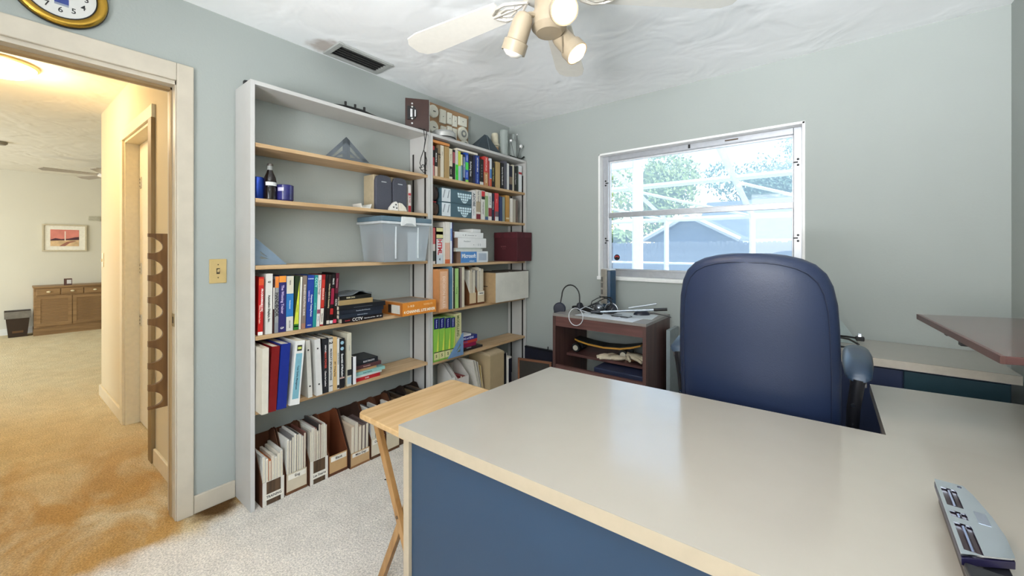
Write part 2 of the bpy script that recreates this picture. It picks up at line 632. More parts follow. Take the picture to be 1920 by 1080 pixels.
t = empty('door_1')
t.matrix_world = HM
tag(t, 'white closed hallway side door in cream casing', 'door', kind='structure')
M_CASE = mat('#e6dabc', 0.45, var=0.04)
M_CASE_SHADED = mat('#8d744b', 0.5, var=0.10, scale=20, stretch=(1, 1, .1))  # near casing: same trim, its shade put into the colour
MB().box(-0.690, -0.612, -0.020, 0.0, 0, 2.04).build('casing', M_CASE_SHADED, t, bevel=0.003)
MB().box(-1.530, -1.450, -0.018, 0.0, 0, 2.04).build('casing', M_CASE, t, bevel=0.003)
MB().box(-1.530, -0.612, -0.018, 0.0, 2.04, 2.118).build('casing_head', M_CASE, t, bevel=0.003)
MB().box(-1.452, -1.432, -0.004, 0.125, 0, 2.04).build('jamb', M_CASE, t)
MB().box(-0.708, -0.688, -0.004, 0.125, 0, 2.04).build('jamb', M_CASE, t)
MB().box(-1.432, -0.708, -0.004, 0.125, 2.022, 2.04).build('jamb_head', M_CASE, t)
MB().box(-1.429, -0.711, 0.072, 0.110, 0.01, 2.02).build('door_leaf', mat('#e8e2d0', 0.4, var=0.03), t)
M_HINGE = mat('#cfcabb', 0.4, 0.4)
M_BLACK = mat('#141414', 0.5)
for z in (0.75, 1.12, 1.74):
    h = MB().box(-1.40, -1.36, 0.066, 0.072, z - 0.04, z + 0.04).build('hinge', M_HINGE, t)
    b = MB()
    for dz in (-0.025, 0.0, 0.025):
        b.box(-1.388, -1.378, 0.0645, 0.0665, z + dz - 0.004, z + dz + 0.004)
    b.build('screw_heads', M_BLACK, h)

# window of the office
win = empty('window_1', (0, YW, 0))
tag(win, 'aluminium two-pane window with white reveal looking onto the pool cage', 'window', kind='structure')
M_ALU = mat('#b9bcc2', 0.35, 0.55, var=0.05)
M_REV = mat('#f0f0ee', 0.45, var=0.02)
GY = 0.085
b = MB()
b.box(WX0 - 0.001, WX0 + 0.014, -0.003, 0.16, WZ0, WZ1)
b.box(WX1 - 0.014, WX1 + 0.001, -0.003, 0.16, WZ0, WZ1)
b.box(WX0, WX1, -0.003, 0.16, WZ1 - 0.014, WZ1 + 0.001)
b.build('reveal', M_REV, win, bevel=0.002)
MB().box(WX0 - 0.006, WX1 + 0.006, -0.018, 0.16, WZ0 - 0.014, WZ0 + 0.014).build('window_sill', M_REV, win, bevel=0.004)
fx0, fx1, fz0, fz1 = WX0 + 0.014, WX1 - 0.014, WZ0 + 0.014, WZ1 - 0.014
def bars(rects, y0, y1):
    q = MB()
    for r in rects: q.box(r[0], r[1], y0, y1, r[2], r[3])
    return q
bars([(fx0, fx0 + 0.045, fz0, fz1), (fx1 - 0.045, fx1, fz0, fz1), (fx0 + 0.045, fx1 - 0.045, fz1 - 0.040, fz1), (fx0 + 0.045, fx1 - 0.045, fz0, fz0 + 0.045)], 0.06, 0.13).build('frame', M_ALU, win, bevel=0.003)
gx0, gx1, gz0, gz1 = fx0 + 0.045, fx1 - 0.045, fz0 + 0.045, fz1 - 0.040
zm = 1.538
up = bars([(gx0, gx0 + 0.008, zm, gz1), (gx1 - 0.008, gx1, zm, gz1), (gx0 + 0.008, gx1 - 0.008, gz1 - 0.012, gz1), (gx0 + 0.008, gx1 - 0.008, zm - 0.006, zm + 0.022)], GY, GY + 0.024).build('upper_sash', mat('#e9ebee', 0.4, 0.2), win, bevel=0.002)
lo = bars([(gx0, gx0 + 0.008, gz0, zm - 0.022), (gx1 - 0.008, gx1, gz0, zm - 0.022), (gx0, gx1, zm - 0.022, zm + 0.016), (gx0 + 0.008, gx1 - 0.008, gz0, gz0 + 0.016)], GY - 0.026, GY - 0.002).build('lower_sash', M_ALU, win, bevel=0.002)

def pane_mat(name, haze, tint):
    m = bpy.data.materials.new(name)
    m.use_nodes = True
    nt = m.node_tree
    nt.nodes.clear()
    out = nt.nodes.new('ShaderNodeOutputMaterial')
    t = nt.nodes.new('ShaderNodeBsdfTransparent')
    t.inputs[0].default_value = tint
    tl = nt.nodes.new('ShaderNodeBsdfTranslucent')
    tl.inputs[0].default_value = (0.66, 0.82, 1.0, 1)
    g = nt.nodes.new('ShaderNodeBsdfGlossy')
    g.inputs['Roughness'].default_value = 0.02
    m1 = nt.nodes.new('ShaderNodeMixShader')
    m1.inputs[0].default_value = haze
    nt.links.new(t.outputs[0], m1.inputs[1])
    nt.links.new(tl.outputs[0], m1.inputs[2])
    fr = nt.nodes.new('ShaderNodeFresnel')
    fr.inputs[0].default_value = 1.3
    m2 = nt.nodes.new('ShaderNodeMixShader')
    nt.links.new(fr.outputs[0], m2.inputs[0])
    nt.links.new(m1.outputs[0], m2.inputs[1])
    nt.links.new(g.outputs[0], m2.inputs[2])
    nt.links.new(m2.outputs[0], out.inputs[0])
    return m
M_PANE = pane_mat('window_glass', 0.0, (0.96, 0.98, 1.0, 1))
M_SCREEN = pane_mat('dusty_insect_screen', 0.33, (0.97, 0.99, 1.0, 1))
MB().box(gx0 + 0.006, gx1 - 0.006, GY + 0.010, GY + 0.014, zm, gz1 - 0.006).build('pane', M_PANE, up)
MB().box(gx0 + 0.006, gx1 - 0.006, GY - 0.016, GY - 0.012, gz0 + 0.006, zm).build('pane', M_PANE, lo)
MB().quad((gx0, 0.150, gz0 - 0.03), (gx1, 0.150, gz0 - 0.03), (gx1, 0.150, gz1 + 0.03), (gx0, 0.150, gz1 + 0.03)).build('insect_screen', M_SCREEN, win)
# little latches and screw holes on the aluminium frame
for lx, lz in ((fx0 + 0.022, 1.80), (fx0 + 0.022, 1.33), (fx1 - 0.022, 1.80), (fx1 - 0.022, 1.33)):
    q = MB()
    q.lathe([(0.007, 0), (0.007, 0.004)], 10, Matrix.Translation((lx, 0.060, lz + 0.018)) @ Matrix.Rotation(R(90), 4, 'X'))
    q.lathe([(0.007, 0), (0.007, 0.004)], 10, Matrix.Translation((lx, 0.060, lz - 0.018)) @ Matrix.Rotation(R(90), 4, 'X'))
    s_ = 1 if lx < -0.7 else -1
    q.box(lx, lx + s_ * 0.024, 0.054, 0.060, lz - 0.004, lz + 0.004)
    q.build('latch', M_BLACK, win)
MB().box(-0.755, -0.742, 0.056, 0.060, fz1 - 0.032, fz1 - 0.006).build('latch', M_BLACK, win)
MB().box(-0.52, -0.44, 0.056, 0.060, fz1 - 0.022, fz1 - 0.014).build('latch', mat('#5a4a38', 0.6), win)

# frame of an unseen window, added behind the camera for the fill light
rw = empty('added_window', (0, YB, 0))
tag(rw, 'unseen white window added behind the camera for fill light', 'window', kind='structure')
bars([(-0.95, -0.91, 0.85, 2.15), (0.61, 0.65, 0.85, 2.15), (-0.91, 0.61, 0.85, 0.89), (-0.91, 0.61, 2.11, 2.15), (-0.17, -0.13, 0.89, 2.11)], -0.08, -0.04).build('frame', M_REV, rw)

# ------------------------------------------------------------------ outside the window
M_CAGE = mat('#f4f5f6', 0.4, var=0.02)
b = MB().box(-40, 40, 3.15, 60, -0.30, -0.20)
tag(struct(b, 'ground', mat('#b9b7a6', 0.9, var=0.2, scale=2)), 'pale pool deck and lawn outside', 'ground')

cage = empty('pool_cage', (-3, 15, -0.2), label='white aluminium screen enclosure framing the pool outside the window', cat='pool cage')
def bar(a, c, w, name, m=M_CAGE, par=cage):
    off = Vector(par.location)
    return MB().tube([Vector(a) - off, Vector(c) - off], w, 4).build(name, m, par)
EZ, EY = 2.35, 15.0
def roofz(y): return EZ + (EY - y) * 0.225
XS = (-10.0, -7.27, -4.53, -1.79, 0.95, 3.7)
for x in XS:
    bar((x, EY, -0.2), (x, EY, EZ), 0.085, 'post')
    bar((x, EY, EZ), (x, 8.2, roofz(8.2)), 0.085, 'rafter')
bar((XS[0], EY, EZ), (XS[-1], EY, EZ), 0.08, 'eave_beam')
bar((XS[0], EY, 0.75), (XS[-1], EY, 0.75), 0.04, 'chair_rail')
for y in (11.6, 8.2):
    bar((XS[0], y, roofz(y)), (XS[-1], y, roofz(y)), 0.075, 'purlin')
for i in range(len(XS) - 1):
    bar((XS[i], 11.9, roofz(11.9)), (XS[i + 1], EY, EZ), 0.045, 'brace')
porch = empty('porch_post', (-2.61, 7.0, -0.2), label='thick white porch post standing nearest outside the window', cat='post')
MB().box(-0.065, 0.065, -0.065, 0.065, 0, 3.6).build('shaft', M_CAGE, porch)
MB().box(-0.21, -0.115, 0.25, 0.34, 0, 3.6).build('shaft', mat('#dfe6ef', 0.4), porch)
MB().box(-3.2, 0.10, -0.05, 0.05, 2.95, 3.12).build('header', M_CAGE, porch)

# picket fence: each board an object
fence = empty('board_fence', (-6, 17.2, -0.2), label='weathered grey wooden board fence behind the pool cage', cat='fence')
M_FENCE = wood('#7d838e', '#5a5e68', 'Z', 2.5, 0.85)
pb = MB().prism([(0, 0), (0.145, 0), (0.145, 1.72), (0.115, 1.77), (0.03, 1.77), (0, 1.72)], 'Y', 0, 0.025).build('board', M_FENCE, fence)
pb.location = (-4.0, 0, 0)
for i in range(1, 92):
    c = child_copy(pb, fence)
    c.location = (-4.0 + i * 0.153, random.uniform(-0.006, 0.006), random.uniform(-0.04, 0.03))
MB().box(-4, 10, 0.03, 0.08, 0.35, 0.45).build('rail', M_FENCE, fence)
MB().box(-4, 10, 0.03, 0.08, 1.35, 1.45).build('rail', M_FENCE, fence)

def shingle_mat(h1, h2):
    return wood(h1, h2, 'X', 2.0, 0.9)
def house(name, label, x0, x1, y0, y1, zw, ridge, axis, wallc, roofc, over=0.5):
    h = empty(name, ((x0 + x1) / 2, (y0 + y1) / 2, -0.2), label=label, cat='house')
    hx, hy = (x1 - x0) / 2, (y1 - y0) / 2
    MB().box(-hx, hx, -hy, hy, 0, zw).build('wall', mat(wallc, 0.8), h)
    rm = shingle_mat(*roofc)
    if axis == 'Y':   # ridge runs along y: gable faces us
        MB().prism([(-hx - over, zw - 0.15), (0, ridge), (hx + over, zw - 0.15), (hx + over, zw - 0.05), (0, ridge + 0.12), (-hx - over, zw - 0.05)], 'Y', -hy - over, hy + over).build('roof', rm, h)
        MB().prism([(-hx, zw), (hx, zw), (0, ridge - 0.1)], 'Y', -hy, -hy + 0.1).build('gable', mat(wallc, 0.8), h)
        for s_ in (-1, 1):
            MB().tube([(s_ * (hx + over), -hy - over - 0.02, zw - 0.1), (0, -hy - over - 0.02, ridge + 0.03)], 0.11, 4).build('fascia', M_CAGE, h)
    else:
        MB().prism([(-hy - over, zw - 0.15), (0, ridge), (hy + over, zw - 0.15), (hy + over, zw), (0, ridge + 0.12), (-hy - over, zw)], 'X', -hx - over, hx + over).build('roof', rm, h)
        MB().box(-hx - over, hx + over, -hy - over - 0.05, -hy - over, zw - 0.2, zw + 0.02).build('fascia', M_CAGE, h)
    return h
house('garden_shed', 'small shed with a grey gable roof seen above the fence', -6.6, -3.3, 20.0, 23.0, 2.0, 3.05, 'Y', '#7f8798', ('#8d94a2', '#6a707c'))
house('neighbour_house', 'neighbouring house with a broad shingled roof beyond the fence', -5.8, 9.0, 26.0, 34.0, 2.0, 4.6, 'X', '#8d929c', ('#858d9e', '#667082'))
house('side_house', 'grey roofed house at the left edge of the window view', -21.0, -13.0, 19.0, 25.5, 2.7, 5.0, 'X', '#8f97a6', ('#7b8598', '#737c8d'))

def tree(name, label, x, y, cz, rx, rz, leafc, n, seed):
    rr = random.Random(seed)
    t_ = empty(name, (x, y, -0.2), label=label, cat='tree', group='trees beyond the fence')
    MB().tube([(0, 0, 0), (0.1, 0.05, cz * 0.5), (-0.05, 0, cz)], [0.28, 0.2, 0.1], 8).build('trunk', mat('#5f5a50', 0.9), t_, smooth=True)
    q = MB()
    for i in range(5):
        a = rr.uniform(0, 6.28)
        q.tube([(0, 0, cz * 0.75), (math.cos(a) * rx * 0.6, math.sin(a) * rx * 0.5, cz + rr.uniform(-0.3, 0.6) * rz)], [0.12, 0.03], 6)
    q.build('branches', mat('#5f5a50', 0.9), t_)
    blobs = [(rr.uniform(-.75, .75) * rx, rr.uniform(-.6, .6) * rx, cz + rr.uniform(-.7, .75) * rz, rr.uniform(.28, .48) * rx) for _ in range(13)]
    V, Fc = [], []
    for i in range(n):
        bx, by, bz, br = rr.choice(blobs)
        d = Vector((rr.gauss(0, 1), rr.gauss(0, 1), rr.gauss(0, 1))).normalized() * br * rr.uniform(0.55, 1.05)
        c = Vector((bx, by, bz)) + d
        u = Vector((rr.gauss(0, 1), rr.gauss(0, 1), rr.gauss(0, 1))).normalized()
        w = u.orthogonal().normalized()
        l, k = rr.uniform(.10, .2), rr.uniform(.05, .09)
        o_ = len(V)
        V += [c - u * l, c + w * k, c + u * l, c - w * k]
        Fc.append((o_, o_ + 1, o_ + 2, o_ + 3))
    q = MB()
    q.v, q.f = [tuple(p) for p in V], Fc
    o = q.build('foliage', mat(leafc, 0.6, var=0.35, scale=1.5), t_)
    o['kind'] = 'stuff'
    return t_
tree('leafy_tree', 'tree with yellow green leaves at the left of the window view', -16.5, 31, 6.3, 4.2, 3.6, '#a9b46a', 6500, 1)
tree('leafy_tree', 'green tree just right of the thick porch post', -9.4, 29, 5.2, 3.4, 2.9, '#93a565', 6000, 2)
tree('leafy_tree', 'dark bluish tree above the shed roof behind the window centre', -4.4, 38, 6.0, 4.0, 2.0, '#6f8a72', 5500, 3)
tree('leafy_tree', 'tall spreading tree filling the upper right of the window', 0.7, 48, 10.8, 5.4, 4.8, '#7d9a78', 7000, 4)
tree('leafy_tree', 'tall dark tree at the right edge of the window view', 10.2, 40, 9.0, 6.0, 6.0, '#5d7f80', 6000, 5)

def bush(label, x, y, r_, seed):
    t_ = tree('garden_bush', label, x, y, 1.55, r_, 0.75, '#8fa268', 1800, seed)
    t_['category'] = 'bush'
    t_['group'] = 'bushes behind the fence'
bush('low green bush behind the fence left of the porch post', -9.9, 19.2, 1.1, 11)
bush('low green bush behind the fence between porch post and shed', -7.8, 18.4, 0.75, 12)

# round sticker on the lower pane
st = MB().lathe([(0.024, 0), (0.024, 0.001)], 24, Matrix.Rotation(R(90), 4, 'X')).build('window_sticker', mat('#2a1516', 0.5))
st.location = (-1.297, YW + 0.067, 1.195)
tag(st, 'round dark red and black sticker on the lower window pane', 'sticker')
q = MB().prism([(-0.016, 0.0), (0.016, 0.0), (0.017, 0.006), (0.010, 0.014), (-0.010, 0.014), (-0.017, 0.006)], 'Y', -0.002, -0.001)
q.build('emblem', mat('#b5383a', 0.5), st)
MB().lathe([(0.012, 0), (0.012, 0.001)], 16, Matrix.Translation((0, -0.0012, -0.006)) @ Matrix.Rotation(R(90), 4, 'X')).build('emblem', mat('#0c0c0e', 0.5), st)

# ------------------------------------------------------------------ desk
M_LAM = mat('#a29d94', 0.16, var=0.015, scale=8, spec=0.9)
M_EDGE = mat('#b3a48c', 0.4, var=0.03)
M_BLUE = mat('#1f3b55', 0.42, var=0.05, scale=4)
M_NAVY = mat('#2c3a55', 0.45, var=0.05, scale=4)
desk = empty('office_desk', (-0.97, 0.70, 0), label='long white laminate desk with blue front panel in the foreground', cat='desk')
def dl(x, y): return (x + 0.97, y - 0.70)
A, B_, C_, D_ = (-0.985, 0.706), (0.700, 0.768), (0.700, 1.535), (-0.944, 1.472)
MB().prism([dl(*A), dl(*B_), dl(*C_), dl(*D_)], 'Z', 0.7385, 0.740).build('desk_top', M_LAM, desk)
MB().prism([dl(*A), dl(*B_), dl(*C_), dl(*D_)], 'Z', 0.704, 0.7385).build('top_edge', M_EDGE, desk)
A2, B2, C2, D2 = (-0.972, 0.725), (0.69, 0.787), (0.69, 0.805), (-0.972, 0.743)
MB().prism([dl(-0.950, 0.727), dl(0.690, 0.788), dl(0.690, 0.806), dl(-0.950, 0.745)], 'Z', 0.0, 0.704).build('front_panel', M_BLUE, desk)
MB().prism([dl(-0.975, 0.716), dl(-0.951, 0.717), dl(-0.917, 1.448), dl(-0.940, 1.449)], 'Z', 0.0, 0.704).build('side_panel', M_EDGE, desk)
MB().prism([dl(0.66, 0.81), dl(0.685, 0.81), dl(0.685, 1.52), dl(0.66, 1.52)], 'Z', 0.0, 0.704).build('side_panel', M_EDGE, desk)
MB().prism([dl(-0.50, 0.90), dl(-0.52, 1.44), dl(-0.915, 1.44), dl(-0.93, 0.90)], 'Z', 0.03, 0.700).build('drawer_unit', M_BLUE, desk)

ret = empty('desk_return', (0.145, 1.53, 0), label='white topped desk return at right joining desk and credenza', cat='desk')
def rl(x, y): return (x - 0.145, y - 1.53)
MB().prism([rl(0.142, 1.520), rl(0.700, 1.541), rl(0.700, 2.125), rl(0.146, 2.062)], 'Z', 0.7345, 0.736).build('return_top', M_LAM, ret)
MB().prism([rl(0.142, 1.520), rl(0.700, 1.541), rl(0.700, 2.125), rl(0.146, 2.062)], 'Z', 0.702, 0.7345).build('top_edge', mat('#8b8378', 0.4), ret)
MB().prism([rl(0.175, 1.55), rl(0.195, 1.55), rl(0.195, 2.05), rl(0.175, 2.05)], 'Z', 0.0, 0.702).build('side_panel', M_NAVY, ret)
MB().prism([rl(0.195, 2.02), rl(0.69, 2.08), rl(0.69, 2.10), rl(0.195, 2.04)], 'Z', 0.0, 0.702).build('back_panel', M_NAVY, ret)

cred = empty('credenza', (0.14, 2.72, 0), label='low navy credenza with a white top under the window wall', cat='credenza')
cx = lambda x: x - 0.14
cy_ = lambda y: y - 2.72
MB().box(cx(-0.35), cx(0.622), cy_(2.462), cy_(2.928), 0.7585, 0.760).build('credenza_top', M_LAM, cred)
MB().box(cx(-0.35), cx(0.622), cy_(2.462), cy_(2.928), 0.722, 0.7585).build('top_edge', mat('#c4bcae', 0.4), cred)
MB().box(cx(-0.33), cx(0.602), cy_(2.50), cy_(2.92), 0.04, 0.722).build('body', M_NAVY, cred)
for i, (a, c) in enumerate(((-0.325, -0.02), (-0.015, 0.285), (0.29, 0.597))):
    d_ = MB().box(cx(a), cx(c), cy_(2.482), cy_(2.50), 0.06, 0.712).build('cabinet_door', mat(['#2b3550', '#2b3550', '#223f49'][i], 0.4, var=0.04), cred, bevel=0.002)

# reddish wooden leaf above the credenza, held off the right wall
lf = empty('wall_shelf_leaf', (0.345, 1.49, 0.955), label='reddish brown wooden board jutting out from the right wall', cat='shelf board')
ll = lambda x, y: (x - 0.345, y - 1.49)
M_RED = wood('#634340', '#482b29', 'X', 1.3, 0.18, 0.3)
pts = [ll(0.343, 1.490), ll(0.706, 1.602), ll(0.706, 2.393), ll(0.300, 2.244)]
MB().prism(pts, 'Z', 0.025, 0.045).build('board', M_RED, lf, bevel=0.002)
MB().prism([ll(0.341, 1.489), ll(0.350, 1.4915), ll(0.307, 2.246), ll(0.298, 2.243)], 'Z', 0.026, 0.0455).build('edge_band', mat('#5d403b', 0.35), lf)
for ya in (1.80, 1.98):
    MB().box(*[0.345 - 0.345 - 0.01, 0.36], ya - 1.49, ya - 1.49 + 0.03, 0.008, 0.025).build('bracket_arm', M_BLACK, lf)
    MB().prism([(0.10, 0.008), (0.360, 0.008), (0.360, -0.15), (0.345, -0.15)], 'Y', ya - 1.49 + 0.005, ya - 1.49 + 0.025).build('bracket_brace', M_BLACK, lf)

# ------------------------------------------------------------------ three-hole punch on the desk
pu = empty('hole_punch', (0.198, 1.008, 0.7402), R(-2.6), label='chrome and black three-hole punch lying on the desk', cat='hole punch')
M_CHR = mat('#e2e8f2', 0.14, 1.0, var=0.02)
M_DARK = mat('#17171c', 0.35)
M_GREYM = mat('#77706c', 0.35, 0.7)
MB().box(-0.018, 0.032, -0.200, 0.165, 0.0, 0.012).build('base', mat('#5a524e', 0.45, 0.4), pu, bevel=0.002)
MB().box(-0.018, -0.006, -0.200, 0.165, 0.012, 0.016).build('paper_guide', M_GREYM, pu)
MB().prism([(-0.004, -0.150), (0.026, -0.150), (0.026, 0.08), (0.016, 0.125), (-0.004, 0.125)], 'Z', 0.012, 0.044).build('body', M_DARK, pu, bevel=0.002)
lev = MB()
# lever plate with its three slots left open: built from strips
ys = [-0.128, -0.112, -0.030, -0.012, 0.010, 0.028, 0.098, 0.128]
def xr(y):
    pr_ = [(-0.128, 0.026), (-0.120, 0.030), (-0.03, 0.033), (0.07, 0.026), (0.128, 0.010)]
    for (ya, xa), (yb, xb) in zip(pr_, pr_[1:]):
        if ya <= y <= yb: return xa + (xb - xa) * (y - ya) / (yb - ya)
    return 0.03
for i in range(len(ys) - 1):
    y0, y1 = ys[i], ys[i + 1]
    slot = i in (1, 3, 5)
    for xa, xb in (((-0.028, -0.023), (-0.003, None)) if slot else ((-0.028, None),)):
        p = [(xa, y0), (xb if xb else xr(y0), y0), (xb if xb else xr(y1), y1), (xa, y1)]
        if i == 0: p = [(-0.028, y0), (-0.003, y1), (-0.028, y1)]
        if i == 1 and xb is None: p = [(-0.003, y0), (0.026, -0.094), (0.031, -0.088), (xr(y1), y1), (-0.003, y1)]
        lev.prism(p, 'Z', 0.060, 0.0625)
lo_ = lev.build('lever', M_CHR, pu)
MB().prism([(-0.028, 0.128), (0.010, 0.128), (0.026, 0.07), (0.033, -0.03), (0.031, -0.090), (-0.028, -0.130)], 'Z', 0.046, 0.0575).build('lever_underside', mat('#201c38', 0.3), pu, bevel=0.001)
for (a, c) in ((-0.112, -0.030), (-0.012, 0.010), (0.028, 0.098)):
    MB().box(-0.023, -0.003, a, c, 0.0575, 0.0581).build('slot', mat('#2b1d22', 0.3), pu)
    MB().tube([(-0.012, a + 0.004, 0.0585), (-0.012, c - 0.004, 0.0585)], 0.0035, 8).build('punch_rod', mat('#b8b2bb', 0.2, 1.0), pu, smooth=True)
MB().box(0.008, 0.022, -0.010, 0.030, 0.0625, 0.0628).build('embossed_plate', mat('#aab2c0', 0.35, 0.8), pu)
MB().lathe([(0.003, 0.0625), (0.003, 0.0632)], 10, Matrix.Translation((0.004, 0.118, 0))).build('rivet', mat('#55586a', 0.3, 0.8), pu)
MB().prism([(-0.022, -0.200), (0.028, -0.200), (0.030, -0.130), (-0.026, -0.130)], 'Z', 0.040, 0.054).build('handle_end', M_DARK, pu, bevel=0.003)

# ------------------------------------------------------------------ folding tray table
tr = empty('tray_table', (-1.17, 1.02, 0), label='light pine folding tray table beside the desk', cat='tray table')
M_PINE = wood('#cfae80', '#bb9564', 'Y', 2.2, 0.38, 0.15)
M_PINE2 = wood('#b48a56', '#9c7344', 'Z', 2.2, 0.45)
hw, hl = 0.178, 0.238
def rrect(hx, hy, r, n=5):
    p = []
    for cx0, cy0, a0 in ((hx - r, hy - r, 0), (-hx + r, hy - r, 90), (-hx + r, -hy + r, 180), (hx - r, -hy + r, 270)):
        for k in range(n + 1):
            a = R(a0 + 90 * k / n)
            p.append((cx0 + r * math.cos(a), cy0 + r * math.sin(a)))
    return p
MB().prism(rrect(hw, hl, 0.03), 'Z', 0.640, 0.660).build('tray_top', M_PINE, tr, bevel=0.004)
for ys_ in (-hl + 0.05, hl - 0.05):
    sgn = 1
    for k, (xa, xb, off) in enumerate(((-0.150, 0.150, 0.0), (0.150, -0.150, 0.024))):
        d_ = Vector((xb - xa, 0, -0.638)).normalized()
        n_ = Vector((d_.z, 0, -d_.x))
        p0, p1 = Vector((xa, 0, 0.640)), Vector((xb, 0, 0.002))
        ww = 0.016
        MB().prism([((p0 - n_ * ww).x, 0.640), ((p0 + n_ * ww).x, 0.640), ((p1 + n_ * ww).x, 0.0), ((p1 - n_ * ww).x, 0.0)], 'Y', ys_ + off, ys_ + off + 0.020).build('leg', M_PINE2, tr, bevel=0.002)
    MB().lathe([(0.006, 0), (0.006, 0.050)], 10, Matrix.Translation((0, ys_ - 0.002, 0.32)) @ Matrix.Rotation(R(-90), 4, 'X')).build('pivot_bolt', mat('#7b6a55', 0.35, 0.8), tr)
MB().box(-0.165, -0.140, -hl + 0.07, hl - 0.05, 0.610, 0.640).build('rail', M_PINE2, tr)
MB().box(0.140, 0.165, -hl + 0.07, hl - 0.05, 0.610, 0.640).build('rail', M_PINE2, tr)
MB().box(0.118, 0.140, -hl + 0.05, hl - 0.03, 0.050, 0.072).build('stretcher', M_PINE2, tr)

# ------------------------------------------------------------------ executive chair seen from behind
ch = empty('office_chair', (-0.19, 1.93, 0), R(-2), label='high backed navy leather office chair with its back to the camera', cat='chair')
M_LEA = mat('#1e2a45', 0.42, var=0.08, scale=5, bump=0.12, bscale=240)
M_LEA2 = mat('#2b3a5c', 0.36, var=0.06, scale=5)
def cushion(prof, depthf, name, m, nx=18):
    """upholstered panel: prof = [(z, halfwidth, ycentre, thickness)], rounded section"""
    q = MB()
    rows = []
    for z, hw_, yc, th in prof:
        ring = []
        for k in range(nx * 2):
            a = 2 * math.pi * k / (nx * 2)
            ca, sa = math.cos(a), math.sin(a)
            e = 0.42
            x = hw_ * math.copysign(abs(ca) ** e, ca)
            y = th * math.copysign(abs(sa) ** 0.62, sa)
            bow = -0.035 * (1 - (x / max(hw_, 1e-3)) ** 2) * depthf
            ring.append((x, yc + y + bow, z))
        rows.append(ring)
    n = nx * 2
    V = [p for r_ in rows for p in r_]
    Fc = [(i * n + k, i * n + (k + 1) % n, (i + 1) * n + (k + 1) % n, (i + 1) * n + k) for i in range(len(rows) - 1) for k in range(n)]
    Fc += [tuple(range(n))[::-1], tuple(range((len(rows) - 1) * n, len(rows) * n))]
    q.v, q.f = V, Fc
    return q.build(name, m, ch, smooth=True, angle=60)
prof = [(0.40, 0.215, -0.195, 0.030), (0.44, 0.232, -0.205, 0.045), (0.55, 0.243, -0.225, 0.055), (0.70, 0.249, -0.245, 0.058), (0.85, 0.250, -0.262, 0.056), (1.00, 0.246, -0.275, 0.052), (1.08, 0.241, -0.283, 0.050), (1.14, 0.230, -0.289, 0.048), (1.18, 0.213, -0.293, 0.046), (1.21, 0.185, -0.296, 0.043), (1.228, 0.150, -0.298, 0.038), (1.240, 0.105, -0.299, 0.030), (1.246, 0.06, -0.299, 0.018)]
back = cushion(prof, 1.0, 'backrest', M_LEA)
# piping seam running round the rear shell
seam = []
def rear_y(x, z):
    for r0, r1 in zip(prof, prof[1:]):
        if r0[0] <= z <= r1[0]:
            k = (z - r0[0]) / (r1[0] - r0[0])
            hw_, yc, th = [r0[i] + (r1[i] - r0[i]) * k for i in (1, 2, 3)]
            q = min(1.0, abs(x) / hw_)
            ca = q ** (1 / 0.42)
            return yc - th * math.sqrt(max(0.0, 1 - ca * ca)) ** 0.62 - 0.035 * (1 - q * q)
    return prof[-1][2]
for z, hw_, yc, th in prof[1:]:
    x_, z_ = -hw_ * 0.90, 0.8 + (z - 0.8) * 0.93
    seam.append((x_, rear_y(x_, z_) - 0.001, z_))
seam2 = [(-x, y, z) for x, y, z in reversed(seam)]
MB().tube(seam + seam2, 0.0022, 6).build('piping', mat('#1a2238', 0.4), back, smooth=True)
cushion([(0.40, 0.20, 0.06, 0.24), (0.42, 0.24, 0.06, 0.27), (0.47, 0.255, 0.06, 0.28), (0.51, 0.25, 0.06, 0.27), (0.53, 0.21, 0.06, 0.23)], 0.0, 'seat', M_LEA2)
for s_ in (-1, 1):
    q = MB()
    axx = s_ * 0.292
    rings = [(-0.17, 0.026, 0.012, 0.826), (-0.155, 0.036, 0.020, 0.832), (-0.05, 0.043, 0.026, 0.848), (0.06, 0.044, 0.027, 0.858), (0.15, 0.040, 0.025, 0.856), (0.18, 0.028, 0.016, 0.848)]
    V, n = [], 14
    for yy, w, h_, zc in rings:
        for k in range(n):
            a = 2 * math.pi * k / n
            V.append((axx + w * math.cos(a), yy, zc + h_ * math.sin(a)))
    q.v = V
    q.f = [(i * n + k, i * n + (k + 1) % n, (i + 1) * n + (k + 1) % n, (i + 1) * n + k) for i in range(len(rings) - 1) for k in range(n)] + [tuple(range(n))[::-1], tuple(range(5 * n, 6 * n))]
    pad = q.build('arm_pad', mat('#314256', 0.32, var=0.05), ch, smooth=True, angle=70)
    MB().tube([(axx, -0.155, 0.822), (axx - s_ * 0.012, -0.150, 0.72), (axx - s_ * 0.02, -0.13, 0.56), (axx - s_ * 0.04, -0.02, 0.43), (axx - s_ * 0.12, 0.05, 0.40)], [0.020, 0.019, 0.019, 0.019, 0.018], 10).build('arm_support', M_DARK, ch, smooth=True)
    MB().box(axx - 0.022, axx + 0.022, -0.160, 0.13, 0.796, 0.814).build('arm_plate', mat('#6c6a6c', 0.35, 0.5), ch, bevel=0.004)
    for z in (0.735, 0.655):
        MB().lathe([(0.006, 0), (0.006, 0.006)], 10, Matrix.Translation((axx - s_ * 0.014, -0.168, z)) @ Matrix.Rotation(R(90), 4, 'X')).build('bolt', M_CHR, ch)
MB().lathe([(0.03, 0.10), (0.03, 0.36), (0.06, 0.38), (0.10, 0.40)], 16).build('gas_lift', M_DARK, ch, smooth=True)
